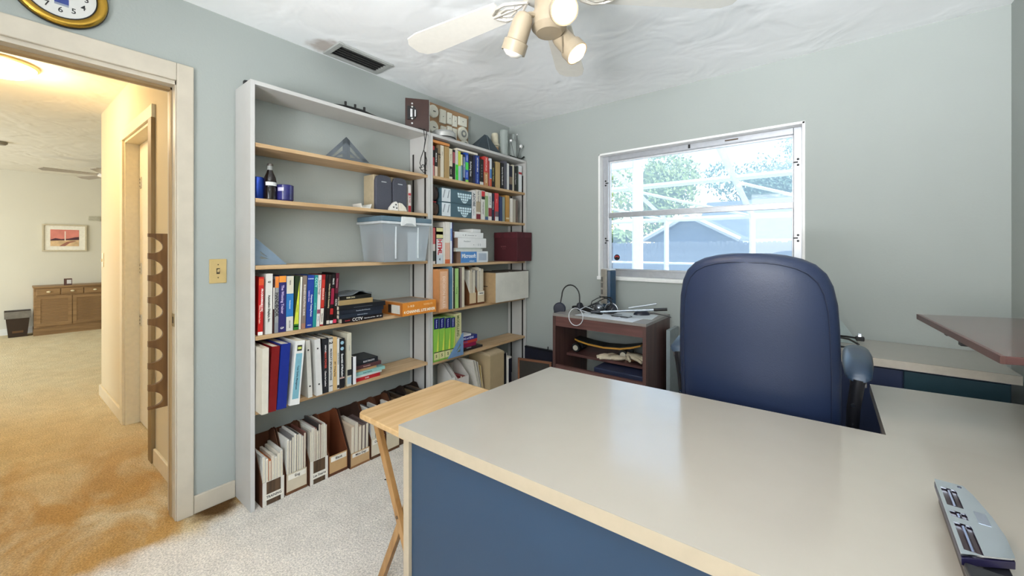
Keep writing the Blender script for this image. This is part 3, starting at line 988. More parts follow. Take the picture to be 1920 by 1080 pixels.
for k in range(5):
    a = R(20 + 72 * k)
    c_, s2 = math.cos(a), math.sin(a)
    lg = MB().tube([(0.02 * c_, 0.02 * s2, 0.115), (0.29 * c_, 0.29 * s2, 0.080)], [0.030, 0.018], 8).build('base_leg', M_DARK, ch, smooth=True)
    MB().lathe([(0.024, -0.02), (0.027, -0.012), (0.027, 0.012), (0.024, 0.02)], 14, Matrix.Translation((0.285 * c_, 0.285 * s2, 0.028)) @ Matrix.Rotation(a, 4, 'Z') @ Matrix.Rotation(R(90), 4, 'X')).build('caster', M_BLACK, lg)

# ------------------------------------------------------------------ dark wooden printer stand under the window
PX0, PX1, PY0, PY1 = -1.523, -0.848, 2.405, 2.885
ps = empty('printer_stand', ((PX0 + PX1) / 2, (PY0 + PY1) / 2, 0), label='dark brown wooden printer stand below the window', cat='stand')
M_WAL = wood('#5b3f3a', '#432b29', 'Z', 1.6, 0.42)
M_WALX = wood('#6b4742', '#4a2f2c', 'X', 1.6, 0.42)
X0, X1, Y0, Y1 = PX0 - (PX0 + PX1) / 2, PX1 - (PX0 + PX1) / 2, PY0 - (PY0 + PY1) / 2, PY1 - (PY0 + PY1) / 2
MB().box(X0, X0 + 0.022, Y0, Y1, 0.04, 0.782).build('side_panel', M_WAL, ps)
MB().box(X1 - 0.022, X1, Y0, Y1, 0.04, 0.782).build('side_panel', M_WAL, ps)
MB().box(X0, X1, Y0, Y1, 0.782, 0.800).build('top', mat('#8b8682', 0.3, var=0.06), ps, bevel=0.001)
MB().box(X0 + 0.022, X1 - 0.022, Y0 + 0.004, Y0 + 0.022, 0.712, 0.782).build('apron', M_WALX, ps)
MB().box(X0 + 0.022, X1 - 0.022, Y0 + 0.16, Y1 - 0.01, 0.470, 0.488).build('shelf', M_WALX, ps)
MB().box(X0 + 0.022, X1 - 0.022, Y0 + 0.004, Y0 + 0.022, 0.372, 0.435).build('front_rail', M_WALX, ps)
MB().box(X0 + 0.022, X1 - 0.022, Y0 + 0.02, Y1 - 0.01, 0.10, 0.118).build('shelf', M_WALX, ps)
for sx_ in (X0 + 0.04, X1 - 0.04):
    for sy_ in (Y0 + 0.05, Y1 - 0.05):
        MB().lathe([(0.019, -0.012), (0.020, 0), (0.019, 0.012)], 12, Matrix.Translation((sx_, sy_, 0.020)) @ Matrix.Rotation(R(90), 4, 'Y')).build('caster', M_BLACK, ps)
# grey panel standing behind the stand's right side
o = MB().box(-0.012, 0.012, -0.10, 0.10, 0, 0.72).build('grey_panel', mat('#8d9799', 0.5))
o.location = (-0.805, 2.80, 0)
tag(o, 'narrow grey panel standing between the printer stand and the chair', 'panel')

# ------------------------------------------------------------------ two bookcases along the left wall
XF, XB = -2.143, -2.350
M_PANEL = mat('#c4c3c0', 0.5, var=0.04, scale=6)
M_SHELF = wood('#cdae86', '#b59268', 'Y', 2.6, 0.5)
M_TRACK = mat('#3b3735', 0.4, 0.6)
LZ = [1.777, 1.508, 1.181, 0.838, 0.478]
RZ_ = [1.780, 1.500, 1.155, 0.820, 0.465]
def bookcase(label, y0, y1, zs):
    t = empty('bookcase', (XB, y0, 0), label=label, cat='bookcase')
    d = XF - XB
    w = y1 - y0
    MB().box(0, d, 0, 0.019, 0, 2.075).build('side_panel', M_PANEL, t, bevel=0.001)
    MB().box(0, d, w - 0.019, w, 0, 2.075).build('side_panel', M_PANEL, t, bevel=0.001)
    MB().box(0, d, 0.019, w - 0.019, 2.055, 2.075).build('top_panel', M_PANEL, t, bevel=0.001)
    for z in zs:
        MB().box(0.004, d - 0.004, 0.022, w - 0.022, z - 0.020, z).build('shelf', M_SHELF, t, bevel=0.002)
    for xx in (0.035, d - 0.040):
        MB().box(xx, xx + 0.014, w - 0.0225, w - 0.019, 0.10, 1.94).build('shelf_track', M_TRACK, t)
        MB().box(xx, xx + 0.014, 0.019, 0.0225, 0.10, 1.94).build('shelf_track', M_TRACK, t)
    return t
bookcase('left grey bookcase with pine shelves, half empty, beside the doorway', 0.700, 1.800, LZ)
bookcase('right grey bookcase with pine shelves crammed full up to the corner', 1.802, 2.936, RZ_)

# ------------------------------------------------------------------ books
M_PAGE = mat('#d8cfba', 0.8, var=0.08, scale=60, stretch=(1, 8, 1))
CNT = {}
def book(y0, w, h, col, zb, rowtxt, desc, x=-2.16, depth=0.165, lean=0.0, bands=(), texts=(), kind='book', grp=None, rough=0.4, n=None, label=None, soft=False):
    """upright book, spine to the room; lean in degrees (+ leans away from the doorway)"""
    CNT[rowtxt] = CNT.get(rowtxt, 0) + 1
    c = 0.0018 if not soft else 0.0010
    q = MB()
    q.box(-depth, 0, 0, c, 0, h)
    q.box(-depth, 0, w - c, w, 0, h)
    q.box(-c, 0, c, w - c, 0, h)
    o = q.build(kind, mat(col, rough, var=0.04, scale=25))
    th = -R(lean)
    if lean > 0:
        o.matrix_world = Matrix.Translation((x, y0 + w, zb)) @ Matrix.Rotation(th, 4, 'X') @ Matrix.Translation((0, -w, 0))
    else:
        o.matrix_world = Matrix.Translation((x, y0, zb)) @ Matrix.Rotation(th, 4, 'X')
    MB().box(-depth + 0.004, -c, c, w - c, 0.004, h - 0.004).build('pages', M_PAGE, o)
    for a, b2, hc in bands:
        MB().box(0, 0.0003, 0.0004, w - 0.0004, a * h, b2 * h).build('spine_band', mat(hc, rough, var=0.03), o)
    for tx in texts:
        s_, hc, zc, size = tx[:4]
        ln = tx[4] if len(tx) > 4 else 0.8
        yo = tx[5] if len(tx) > 5 else 0.5
        bold = tx[6] if len(tx) > 6 else 0.0003
        if ln == 'h':   # horizontal line of text
            lettering(o, s_, size, frame_M((0.0004, w * yo, h * zc), (0, 1, 0), (0, 0, 1)), hc, w * 0.85, bold)
        else:
            lettering(o, s_, size, frame_M((0.0004, w * yo, h * zc), (0, 0, -1), (0, 1, 0)), hc, h * ln, bold)
    lab = label or '%s, %s from left %s' % (desc, ORD[n or CNT[rowtxt]], rowtxt)
    return tag(o, lab, 'book' if kind != 'ring_binder' else 'binder', grp)

def flatbook(y0, y1, z0, th, col, label, x=-2.15, depth=0.16, text=None, tcol='#ffffff', size=0.012, kind='book', bands=(), rz=0, grp=None, pages=True, cat='book'):
    """book lying flat, spine to the room"""
    w = y1 - y0
    q = MB()
    c = 0.0016
    q.box(-depth, 0, 0, w, 0, c)
    q.box(-depth, 0, 0, w, th - c, th)
    q.box(-c, 0, 0, w, c, th - c)
    o = q.build(kind, mat(col, 0.4, var=0.05, scale=25), loc=(x, y0, z0), rot=(0, 0, R(rz)))
    MB().box(-depth + 0.003, -c, 0.003, w - 0.003, c, th - c).build('pages', M_PAGE, o)
    for a, b2, hc in bands:
        MB().box(0, 0.0003, a * w, b2 * w, 0.0003, th - 0.0003).build('spine_band', mat(hc, 0.4, var=0.03), o)
    for tx in ([text] if isinstance(text, str) else (text or [])):
        if isinstance(tx, str): tx = (tx, tcol, 0.5, size, 0.8)
        lettering(o, tx[0], tx[3], frame_M((0.0004, tx[2] * w, th / 2), (0, 1, 0), (0, 0, 1)), tx[1], tx[4] * w, 0.0003)
    return tag(o, label, cat, grp)

def sheet_stack(name, label, cat, boxes, col):
    pass

W, K = '#f2f2ee', '#17171a'
# ---- left bookcase, fourth shelf: mixed manuals
RT = 'in the left bookcase manuals row'
G = 'upright manuals on the left bookcase'
Z5 = LZ[3] + 0.0005
book(0.736, 0.022, 0.285, '#c3201f', Z5, RT, 'red manual with orange dot', lean=1.2, bands=((0.86, 0.97, '#d9542f'), (0.0, 0.06, W)), texts=(('PROGRAMMABLE PIC', W, 0.60, 0.012, 0.5, 0.68), ('Factory Production Costing', '#f0c9b8', 0.36, 0.008, 0.55, 0.3)), grp=G)
book(0.770, 0.030, 0.300, '#dcdad3', Z5, RT, 'wide white manual with black lettering', lean=0.6, texts=(('Automation Displays, Inc.', '#1b1b1b', 0.42, 0.013, 0.55, 0.5, 0.0005), ('40', '#1b1b1b', 0.86, 0.014, 'h')), grp=G)
book(0.8025, 0.006, 0.270, '#3b1d1f', Z5, RT, 'thin black and red booklet', lean=0.8, bands=((0.45, 0.85, '#e5e3dc'),), grp=G, soft=True)
book(0.811, 0.017, 0.284, '#9a9a9a', Z5, RT, 'grey handbook with orange head', lean=0.8, bands=((0.80, 1.0, '#e8873c'), (0.0, 0.18, '#8a8d95')), texts=(('HANDBOOK', '#2a2a2c', 0.50, 0.021, 0.52, 0.5, 0.0007),), grp=G)
book(0.829, 0.034, 0.286, '#2c2a66', Z5, RT, 'navy book titled The Winning Trainer', lean=0.8, bands=((0.885, 1.0, '#ee9a3e'),), texts=(('The Winning Trainer', '#d9c8e8', 0.58, 0.017, 0.62), ('GP', W, 0.07, 0.014, 'h')), grp=G)
book(0.865, 0.034, 0.283, '#2f78b8', Z5, RT, 'white and bright blue book', lean=0.9, bands=((0.68, 1.0, '#d9d3c0'), (0.0, 0.26, '#d8d6cd')), texts=(('Development', '#cfe3f2', 0.48, 0.008, 0.3), ('VISUAL', '#3a3a3a', 0.88, 0.008, 0.12), ('SOLUTIONS', '#4a4a4a', 0.12, 0.007, 0.16)), grp=G)
bk = book(0.902, 0.024, 0.281, '#24331c', Z5, RT, 'dark green book with yellow wedge', lean=1.6, bands=((0.0, 0.10, '#2f7a2c'), (0.055, 0.075, W)), grp=G)
MB().prism([(0.001, 0.03), (0.023, 0.03), (0.023, 0.26)], 'X', 0.0002, 0.0005).build('spine_wedge', mat('#d6e04a', 0.4), bk)
lettering(bk, 'Visual Basic', 0.008, frame_M((0.0007, 0.015, 0.11), (0, 0, -1), (0, 1, 0)), '#33401c', 0.1)
book(0.928, 0.009, 0.276, '#e6e2d6', Z5, RT, 'thin white paperback', lean=2.0, grp=G, soft=True)
book(0.940, 0.021, 0.281, '#85766b', Z5, RT, 'taupe book titled Business Solution Guide', lean=2.0, bands=((0.0, 0.10, '#a87a63'),), texts=(('BUSINESS SOLUTION GUIDE', '#e8e2da', 0.54, 0.013, 0.78), ), grp=G)
book(0.964, 0.034, 0.282, '#23429a', Z5, RT, 'blue book on computer training', lean=2.2, texts=(('Computer Training Forum', W, 0.42, 0.011, 0.55, 0.70), ('Learning Zone', '#c9b8ea', 0.60, 0.010, 0.4, 0.3), ('BUSINESS', '#cfe0f5', 0.93, 0.007, 'h'), ('SKILLS', '#dfe8f5', 0.05, 0.007, 'h')), grp=G)
book(1.000, 0.018, 0.281, '#2a8f8d', Z5, RT, 'teal book lettered CCTV', lean=2.4, texts=(('CCTV', '#bdf2ee', 0.86, 0.020, 0.3), ('surveillance', '#7fd0cc', 0.40, 0.008, 0.3)), grp=G)
book(1.019, 0.017, 0.280, '#e3e0dc', Z5, RT, 'white systems book with grey script', lean=2.6, bands=((0.25, 0.33, '#8c4a63'),), texts=(('Systems Design', '#77757a', 0.76, 0.013, 0.42), ('IT Pro', '#8a93a5', 0.15, 0.010, 0.2)), grp=G)
book(1.038, 0.018, 0.282, '#9c1f22', Z5, RT, 'dark red book with white label', lean=2.8, bands=((0.03, 0.34, '#e4ddd0'), (0.36, 0.90, '#c8392b')), texts=(('RESOURCES', '#f0d8c8', 0.62, 0.012, 0.45), ('SPRINGBOARD', '#222222', 0.16, 0.007, 0.22)), grp=G)
book(1.058, 0.013, 0.280, '#1b1718', Z5, RT, 'slim black book with dotted spine', lean=3.0, texts=(('. . . . . . . . . .', '#c9c2b8', 0.52, 0.016, 0.85),), grp=G)
book(1.073, 0.016, 0.279, '#231a18', Z5, RT, 'black accounting guide with cream title', lean=3.2, texts=(('Interface Guide to Accounting', '#e6d2a8', 0.58, 0.011, 0.70),), bands=((0.02, 0.09, '#d8d2c4'),), grp=G)
book(1.091, 0.018, 0.280, '#191516', Z5, RT, 'black book with crimson block', lean=3.4, bands=((0.40, 0.72, '#9c2340'), (0.02, 0.08, '#e5e5e5'), (0.20, 0.32, '#b52a2a')), texts=(('PIRATE', W, 0.86, 0.011, 0.18),), grp=G)
book(1.111, 0.020, 0.287, '#1d1013', Z5, RT, 'tilted black and maroon CCTV book', lean=3.8, bands=((0.60, 1.0, '#5a1a2c'), (0.02, 0.09, '#d9405e')), texts=(('CCTV', W, 0.42, 0.015, 0.2), ('Camera Systems', '#d78fa0', 0.80, 0.008, 0.3)), grp=G)
# lying stack beside them
G2 = 'flat stack beside the manuals'
z = Z5
flatbook(1.150, 1.416, z, 0.026, '#1a1214', 'black flat CCTV book, bottom of the stack beside the manuals', x=-2.135, text=[('CCTV', W, 0.36, 0.025, 0.28), ('Networking and Video', '#cfcfcf', 0.66, 0.008, 0.3), ('Specialist', '#b0303a', 0.13, 0.008, 0.16), ('MT  101', '#e8e8e8', 0.90, 0.010, 0.14)], grp=G2); z += 0.0265
flatbook(1.135, 1.412, z, 0.024, '#232b38', 'dark slate flat volume, second from bottom of the manual stack', x=-2.137, text=[('Reference Library', '#9aa2ad', 0.52, 0.009, 0.5)], grp=G2); z += 0.0245
flatbook(1.135, 1.420, z, 0.024, '#1c222d', 'black flat volume, third from bottom of the manual stack', x=-2.135, text=[('Encyclopedia Of Security', '#9aa2ad', 0.52, 0.009, 0.5)], grp=G2); z += 0.0245
flatbook(1.132, 1.432, z, 0.026, '#15171c', 'widest black flat volume, under the tan book of the stack', x=-2.133, text=[('________________________', '#8a919c', 0.5, 0.010, 0.8)], grp=G2); z += 0.0265
flatbook(1.140, 1.352, z, 0.028, '#a98f62', 'tan flat book near the top of the manual stack', x=-2.145, grp=G2); z += 0.0285
flatbook(1.143, 1.345, z, 0.022, '#17140f', 'black flat book with small gold title in the manual stack', x=-2.148, text=[('DISK DOS', '#e6d9b5', 0.34, 0.012, 0.3)], grp=G2); z += 0.0225
q = MB()
nx, ny = 10, 8
V = []
for j in range(ny + 1):
    for i in range(nx + 1):
        x_ = -0.165 * j / ny
        y_ = 0.205 * i / nx
        zz = 0.006 + 0.020 * math.exp(-((i - 6.5) / 2.0) ** 2) * (1 - 0.5 * j / ny) + 0.002 * math.sin(i * 1.3 + j)
        V.append((x_, y_, zz))
nv = len(V)
V += [(p[0], p[1], max(0, p[2] - 0.006)) for p in V]
w1 = nx + 1
Fc = [(j * w1 + i, j * w1 + i + 1, (j + 1) * w1 + i + 1, (j + 1) * w1 + i) for j in range(ny) for i in range(nx)]
Fc += [tuple(nv + k for k in f[::-1]) for f in Fc]
rim = [i for i in range(w1)] + [j * w1 + nx for j in range(1, ny + 1)] + [ny * w1 + i for i in range(nx - 1, -1, -1)] + [j * w1 for j in range(ny - 1, 0, -1)]
Fc += [(rim[k], rim[(k + 1) % len(rim)], nv + rim[(k + 1) % len(rim)], nv + rim[k]) for k in range(len(rim))]
q.v, q.f = V, Fc
o = q.build('magazine', mat('#6f7479', 0.25, var=0.25, scale=12), loc=(-2.147, 1.142, z), smooth=True)
tag(o, 'curled grey magazine on top of the manual stack', 'magazine')

def carton(name, label, cat, x0, x1, y0, y1, z0, z1, col, faces=(), rough=0.55, rz=0, bump=0, grp=None):
    """closed carton: body plus flap lines; root at its base centre"""
    cx_, cy0 = (x0 + x1) / 2, (y0 + y1) / 2
    t = empty(name, (cx_, cy0, z0), R(rz), label=label, cat=cat, group=grp)
    hx, hy, h = (x1 - x0) / 2, (y1 - y0) / 2, z1 - z0
    MB().box(-hx, hx, -hy, hy, 0, h).build('body', mat(col, rough, var=0.06, scale=10, bump=bump), t, bevel=0.002)
    t['h'] = h
    return t, hx, hy, h
t, hx, hy, h = carton('mixer_box', 'orange cardboard box lettered 4 channel lite mixer', 'box', -2.335, -2.062, 1.507, 1.7785, Z5, Z5 + 0.082, '#c99a6a')
MB().box(hx, hx + 0.0008, -hy, hy, 0, h).build('printed_front', mat('#df8a2e', 0.45), t)
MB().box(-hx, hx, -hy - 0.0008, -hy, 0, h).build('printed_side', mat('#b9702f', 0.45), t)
MB().box(-hx + 0.02, hx - 0.03, -hy + 0.03, hy - 0.03, h, h + 0.0008).build('printed_top', mat('#8f8378', 0.45, var=0.3, scale=9), t)
MB().box(hx - 0.115, hx - 0.025, -hy - 0.0014, -hy - 0.0008, 0.012, 0.066).build('sticker', mat('#d8d4cb', 0.5), t)
MB().box(hx - 0.150, hx - 0.115, -hy - 0.0014, -hy - 0.0008, 0.012, 0.066).build('sticker', mat('#2a2220', 0.5), t)
lettering(t, '4 CHANNEL LITE MIXER', 0.024, frame_M((hx + 0.0012, 0.0, h * 0.27), (0, 1, 0), (0, 0, 1)), '#fff3dc', 0.255, 0.0009)
lettering(t, 'I - R D', 0.018, frame_M((hx + 0.0012, -hy + 0.065, h * 0.70), (0, 1, 0), (0, 0, 1)), '#f5e3c4', 0.08, 0.0006)
lettering(t, 'NOVELLITE', 0.015, frame_M((hx + 0.0012, hy - 0.068, h * 0.72), (0, 1, 0), (0, 0, 1)), '#efc58c', 0.11, 0.0003)

# ---- left bookcase, fifth shelf: ring binders and books
RT = 'in the left bookcase binder row'
G = 'binders on the left bookcase'
Z6 = LZ[4] + 0.0005
def binder(y0, w, h, col, desc, x, lean, label, rings=True, **kw):
    o = book(y0, w, h, col, Z6, RT, desc, x=x, depth=0.262, lean=lean, kind='ring_binder', grp=G, label=label, rough=0.35, **kw)
    if rings:
        for zz in (0.06, h - 0.05):
            MB().lathe([(0.0045, 0), (0.0045, 0.0008)], 12, Matrix.Translation((0.0002, w * 0.5, zz)) @ Matrix.Rotation(R(90), 4, 'Y')).build('rivet', mat('#22201e', 0.4), o)
    return o
binder(0.7225, 0.028, 0.312, '#d9d2c2', '', -2.072, 0.6, 'cream ring binder standing first beside the bookcase side panel', rings=False)
binder(0.7515, 0.034, 0.312, '#7a1719', '', -2.074, 3.2, 'dark red ring binder leaning in the lower row', rings=False)
binder(0.789, 0.043, 0.316, '#1c2f86', '', -2.074, 3.6, 'royal blue ring binder leaning in the lower row', rings=False)
o = binder(0.848, 0.046, 0.318, '#e6e5e0', '', -2.074, 5.0, 'white ring binder with a pale blue spine label', rings=False)
MB().box(0.0002, 0.0008, 0.008, 0.038, 0.03, 0.255).build('spine_label', mat('#7fb3c2', 0.4), o)
MB().box(0.0002, 0.0008, 0.011, 0.034, 0.268, 0.296).build('spine_logo', mat('#26261c', 0.4), o)
MB().box(0.0008, 0.0010, 0.014, 0.031, 0.276, 0.288).build('spine_logo', mat('#c9d36a', 0.4), o)
lettering(o, 'Total Quality Management', 0.011, frame_M((0.0010, 0.023, 0.135), (0, 0, -1), (0, 1, 0)), '#27424f', 0.16, 0.0003)
binder(0.958, 0.022, 0.302, '#dcd8ce', '', -2.118, -2.6, 'slim white ring binder tipped back toward the blue label binder')
binder(0.998, 0.031, 0.302, '#d9d7d2', '', -2.112, -2.2, 'wide white ring binder next to the black book')
G = 'books among the binders'
book(1.0335, 0.034, 0.297, '#26282c', Z6, RT, '', x=-2.122, texts=(('SPIRITUAL', W, 0.80, 0.010, 0.2), ('MAN POWER', '#d9533f', 0.60, 0.015, 0.3), ('Charts for Leaders', W, 0.26, 0.011, 0.36)), grp=G, label='thick black book with red and white lettering after the white binders')
book(1.0695, 0.022, 0.296, '#d5d2cd', Z6, RT, '', x=-2.122, texts=(('PRODUCT SPECIFICATIONS', '#3a3a3c', 0.50, 0.014, 0.66, 0.5, 0.0006), ('2', '#1a1a1a', 0.90, 0.026, 0.2, 0.5, 0.0012), ('1', '#1a1a1a', 0.10, 0.022, 0.2, 0.5, 0.001)), bands=((0.97, 1.0, '#77756f'),), grp=G, label='pale grey book titled Product Specifications')
book(1.093, 0.022, 0.293, '#d8b57c', Z6, RT, '', x=-2.122, texts=(('ART Writing Essay', '#4a2c18', 0.40, 0.011, 0.45),), grp=G, label='sand coloured book beside the Product Specifications book')
book(1.117, 0.013, 0.283, '#e0ddd5', Z6, RT, '', x=-2.124, texts=(('ELECTRONICS', '#8a8a8c', 0.60, 0.010, 0.5),), bands=((0.02, 0.08, '#2a2a2a'),), grp=G, label='thin white book between sand and black marketing books')
o = book(1.132, 0.029, 0.279, '#1c1d20', Z6, RT, '', x=-2.124, texts=(('Essentials of Marketing', W, 0.46, 0.015, 0.46, 0.5, 0.0005),), bands=((0.19, 0.22, '#c9a79a'),), grp=G, label='black book titled Essentials of Marketing')
for zz in (0.255, 0.222):
    MB().lathe([(0.010, 0), (0.010, 0.0006)], 14, Matrix.Translation((0.0002, 0.0145, zz)) @ Matrix.Rotation(R(90), 4, 'Y')).build('spine_globe', mat('#9cc3d3', 0.4), o)
book(1.176, 0.025, 0.302, '#cfc9b4', Z6, RT, '', x=-2.122, texts=(('Volume', '#8a9a98', 0.72, 0.010, 0.3),), bands=((0.20, 0.31, '#26282a'), (0.04, 0.17, '#9fb9c6')), grp=G, label='tall cream book at the right end of the binder row')
book(1.212, 0.020, 0.160, '#1c1f2e', Z6, RT, '', x=-2.126, depth=0.12, bands=((0.0, 1.0, '#e6e6e6'),), grp=G, label='short black and white book against the lying stack')
G2 = 'flat stack beside the binders'
z = Z6
for (a, c_, th, col, x_, lab, tx) in (
    (1.244, 1.405, 0.020, '#b52329', -2.150, 'red flat book at the bottom of the lower stack', [('GUIDE', '#f0dada', 0.45, 0.009, 0.2)]),
    (1.238, 1.420, 0.013, '#d9e4de', -2.155, 'white flat booklet above the red one in the lower stack', None),
    (1.240, 1.440, 0.018, '#8fc0b8', -2.150, 'pale teal flat book in the lower stack', [('Printing Strategies', '#2f5a58', 0.4, 0.008, 0.5)]),
    (1.240, 1.390, 0.014, '#c79a68', -2.165, 'tan flat book in the middle of the lower stack', None),
    (1.242, 1.420, 0.022, '#5a3838', -2.160, 'maroon flat book near the top of the lower stack', [('Conversation', '#c9a8a0', 0.45, 0.009, 0.4)]),
    (1.238, 1.400, 0.030, '#24262b', -2.165, 'black flat book with white label topping the lower stack', [('ELECTRICITY', '#d9d9d9', 0.62, 0.013, 0.5)])):
    flatbook(a, c_, z, th, col, lab, x=x_, text=tx, grp=G2); z += th + 0.0004

# ---- right bookcase, top shelf
RT = 'on the right bookcase top shelf'
G = 'books on the right bookcase top shelf'
ZT = RZ_[0] + 0.0005
def up(rows, zb, xx=-2.16, dp=0.165):
    for y0, y1, h, col, desc, bands, texts in rows:
        book(y0 + 0.0008, y1 - y0 - 0.0016, h, col, zb, RT, desc, x=xx, depth=dp, bands=bands, texts=texts, grp=G)
up([
 (1.8255, 1.850, 0.213, '#c23f42', 'red book with black square', ((0.62, 0.86, '#1a1a1a'), (0.0, 0.35, '#d88a86')), ()),
 (1.852, 1.879, 0.203, '#1c1a1a', 'black and white paperback', ((0.0, 0.35, '#d9c9b4'),), (('Mobile Basic', W, 0.66, 0.013, 0.55),)),
 (1.881, 1.904, 0.229, '#7d6a50', 'brown book with heavy black letter', ((0.0, 0.30, '#8a7250'),), (('S 9', '#111111', 0.66, 0.028, 0.5, 0.5, 0.002),)),
 (1.906, 1.938, 0.232, '#d6cfba', 'cream hardback with plain spine', (), (('STYLE', '#8a8470', 0.75, 0.010, 0.3),)),
 (1.947, 1.990, 0.233, '#a88c5c', 'thick tan book with blank spine', (), ()),
 (1.991, 2.023, 0.225, '#d8d2b8', 'cream book with black label', ((0.08, 0.42, '#23211f'),), (('Mechanics', '#77705c', 0.72, 0.012, 0.4), ('PRESENTS', '#d9d2bb', 0.25, 0.009, 0.28))),
 (2.025, 2.050, 0.224, '#191515', 'black book with pink strip', ((0.55, 0.92, '#a8545a'),), ()),
 (2.053, 2.081, 0.226, '#cfcfc8', 'white book with bright green foot', ((0.0, 0.52, '#3bd03f'),), (('Outlook', '#1f6a22', 0.26, 0.010, 0.3),)),
 (2.082, 2.108, 0.223, '#c9d24a', 'lime topped book with pale foot', ((0.0, 0.5, '#a9c2cb'),), ()),
 (2.109, 2.128, 0.203, '#dcd8a8', 'pale yellow and steel blue book', ((0.0, 0.6, '#5b8aa0'),), ()),
 (2.133, 2.157, 0.210, '#22283a', 'dark book with grey title', ((0.15, 0.9, '#7d8ba5'),), (('Linux', W, 0.6, 0.010, 0.3),)),
 (2.158, 2.192, 0.226, '#2452b8', 'blue book with green band', ((0.42, 0.68, '#4fd458'), (0.0, 0.08, '#8fd04a')), (('DUMMY', W, 0.82, 0.012, 0.25), ('Reference', '#dfe8ff', 0.25, 0.010, 0.3))),
 (2.194, 2.238, 0.218, '#1a1718', 'black book with narrow white strip', (), (('Building Sites', '#e9e9e9', 0.5, 0.022, 0.82),)),
 (2.242, 2.268, 0.222, '#1d2142', 'midnight blue slim book', (), ()),
 (2.270, 2.316, 0.228, '#1f3c8e', 'royal blue book with white title', (), (('NETWORK BIBLE', W, 0.68, 0.020, 0.5), ('Second edition', '#a8c8ff', 0.2, 0.012, 0.3))),
 (2.320, 2.365, 0.207, '#171616', 'black book with stacked small lines', ((0.0, 0.12, '#d0d0cc'),), (('= = = = =', '#9a9a9a', 0.55, 0.026, 0.65),)),
 (2.370, 2.422, 0.238, '#c5403c', 'red book with tan lower half', ((0.0, 0.46, '#b98a5a'),), (('PRINCIPLES', '#f5d9d0', 0.74, 0.022, 0.45), ('MASTER', '#efe0c4', 0.24, 0.020, 0.3))),
 (2.423, 2.438, 0.209, '#a83430', 'thin plain red book', (), ()),
 (2.440, 2.466, 0.235, '#d5dae2', 'white book with blue middle', ((0.30, 0.62, '#4a7ab8'), (0.0, 0.28, '#c9542f')), ()),
 (2.467, 2.505, 0.210, '#1c1b19', 'black book with yellow lines', (), (('Internet Yellow', '#d6d27a', 0.5, 0.018, 0.8),)),
 (2.520, 2.574, 0.221, '#b59a68', 'wide khaki book with blank spine', (), ()),
 (2.584, 2.626, 0.222, '#141416', 'black book with tall white title', (), (('Security Handbook', W, 0.5, 0.020, 0.8),)),
 (2.627, 2.666, 0.247, '#55555f', 'tall slate grey book', (), ()),
 (2.668, 2.697, 0.232, '#dcdcda', 'white paperback with grey spots', (), (('o  o  o', '#a5a5a5', 0.55, 0.010, 0.6),)),
 (2.701, 2.745, 0.218, '#1a1c30', 'black book with brown lower label', ((0.25, 0.55, '#7a6a58'),), ()),
 (2.746, 2.768, 0.232, '#cfc8b2', 'slim cream book', (), ()),
 (2.770, 2.810, 0.225, '#161616', 'black book with fine white letters', (), (('Circuit Repairs', '#e8e8e8', 0.5, 0.017, 0.75),)),
 (2.811, 2.833, 0.232, '#37443c', 'dark green slim book', (), ()),
 (2.835, 2.885, 0.240, '#dde0e2', 'white book with red stripe', ((0.68, 0.76, '#b03038'),), ()),
], ZT)
flatbook(1.824, 1.985, ZT + 0.236, 0.018, '#d08a4c', 'orange flat book lying on top of the first upright books', x=-2.150)
o = flatbook(2.060, 2.285, ZT + 0.2275, 0.014, '#e2dccb', 'white flat book lying across the lime and blue books', x=-2.150)

# ---- right bookcase, second shelf
RT = 'on the right bookcase second shelf'
G = 'books on the right bookcase second shelf'
Z2 = RZ_[1] + 0.0005
for k, (zz, nm) in enumerate(((Z2, 'lower'), (Z2 + 0.1055, 'upper'))):
    t, hx, hy, h = carton('software_box', '%s of two teal boxes with a white globe grid print' % nm, 'box', -2.335, -2.160, 1.918, 2.228, zz, zz + 0.104, '#46626e', grp='teal globe boxes')
    MB().box(hx, hx + 0.0006, -hy, -hy + 0.085, 0.004, h - 0.004).build('white_panel', mat('#d5dde2', 0.4), t)
    lettering(t, '/ /', 0.08, frame_M((hx + 0.0010, -hy + 0.043, h * 0.55), (0, 1, 0), (0, 0, 1)), '#8f9aa2', 0.07, 0.002)
    # globe grid: half disc of pale cells
    gq = MB()
    cy0, cz0, rr_ = 0.075, h * 0.80, 0.078
    for i in range(6):
        for j in range(4):
            ya, yb = -rr_ + i * rr_ / 3 + 0.003, -rr_ + (i + 1) * rr_ / 3 - 0.003
            za, zb = -rr_ + j * rr_ / 4 + 0.002, -rr_ + (j + 1) * rr_ / 4 - 0.002
            ym, zm_ = (ya + yb) / 2, (za + zb) / 2
            if ym * ym + zm_ * zm_ < rr_ * rr_ * 1.02 and cz0 + za > 0.004:
                s1 = math.sqrt(max(0.02, 1 - (za / rr_) ** 2)); s2 = math.sqrt(max(0.02, 1 - (zb / rr_) ** 2))
                gq.add([(hx + 0.0006, cy0 + ya * s1, cz0 + za), (hx + 0.0006, cy0 + yb * s1, cz0 + za), (hx + 0.0006, cy0 + yb * s2, min(h - 0.003, cz0 + zb)), (hx + 0.0006, cy0 + ya * s2, min(h - 0.003, cz0 + zb))], [(0, 1, 2, 3)])
    gq.build('globe_print', mat('#cfe6ee', 0.4), t)
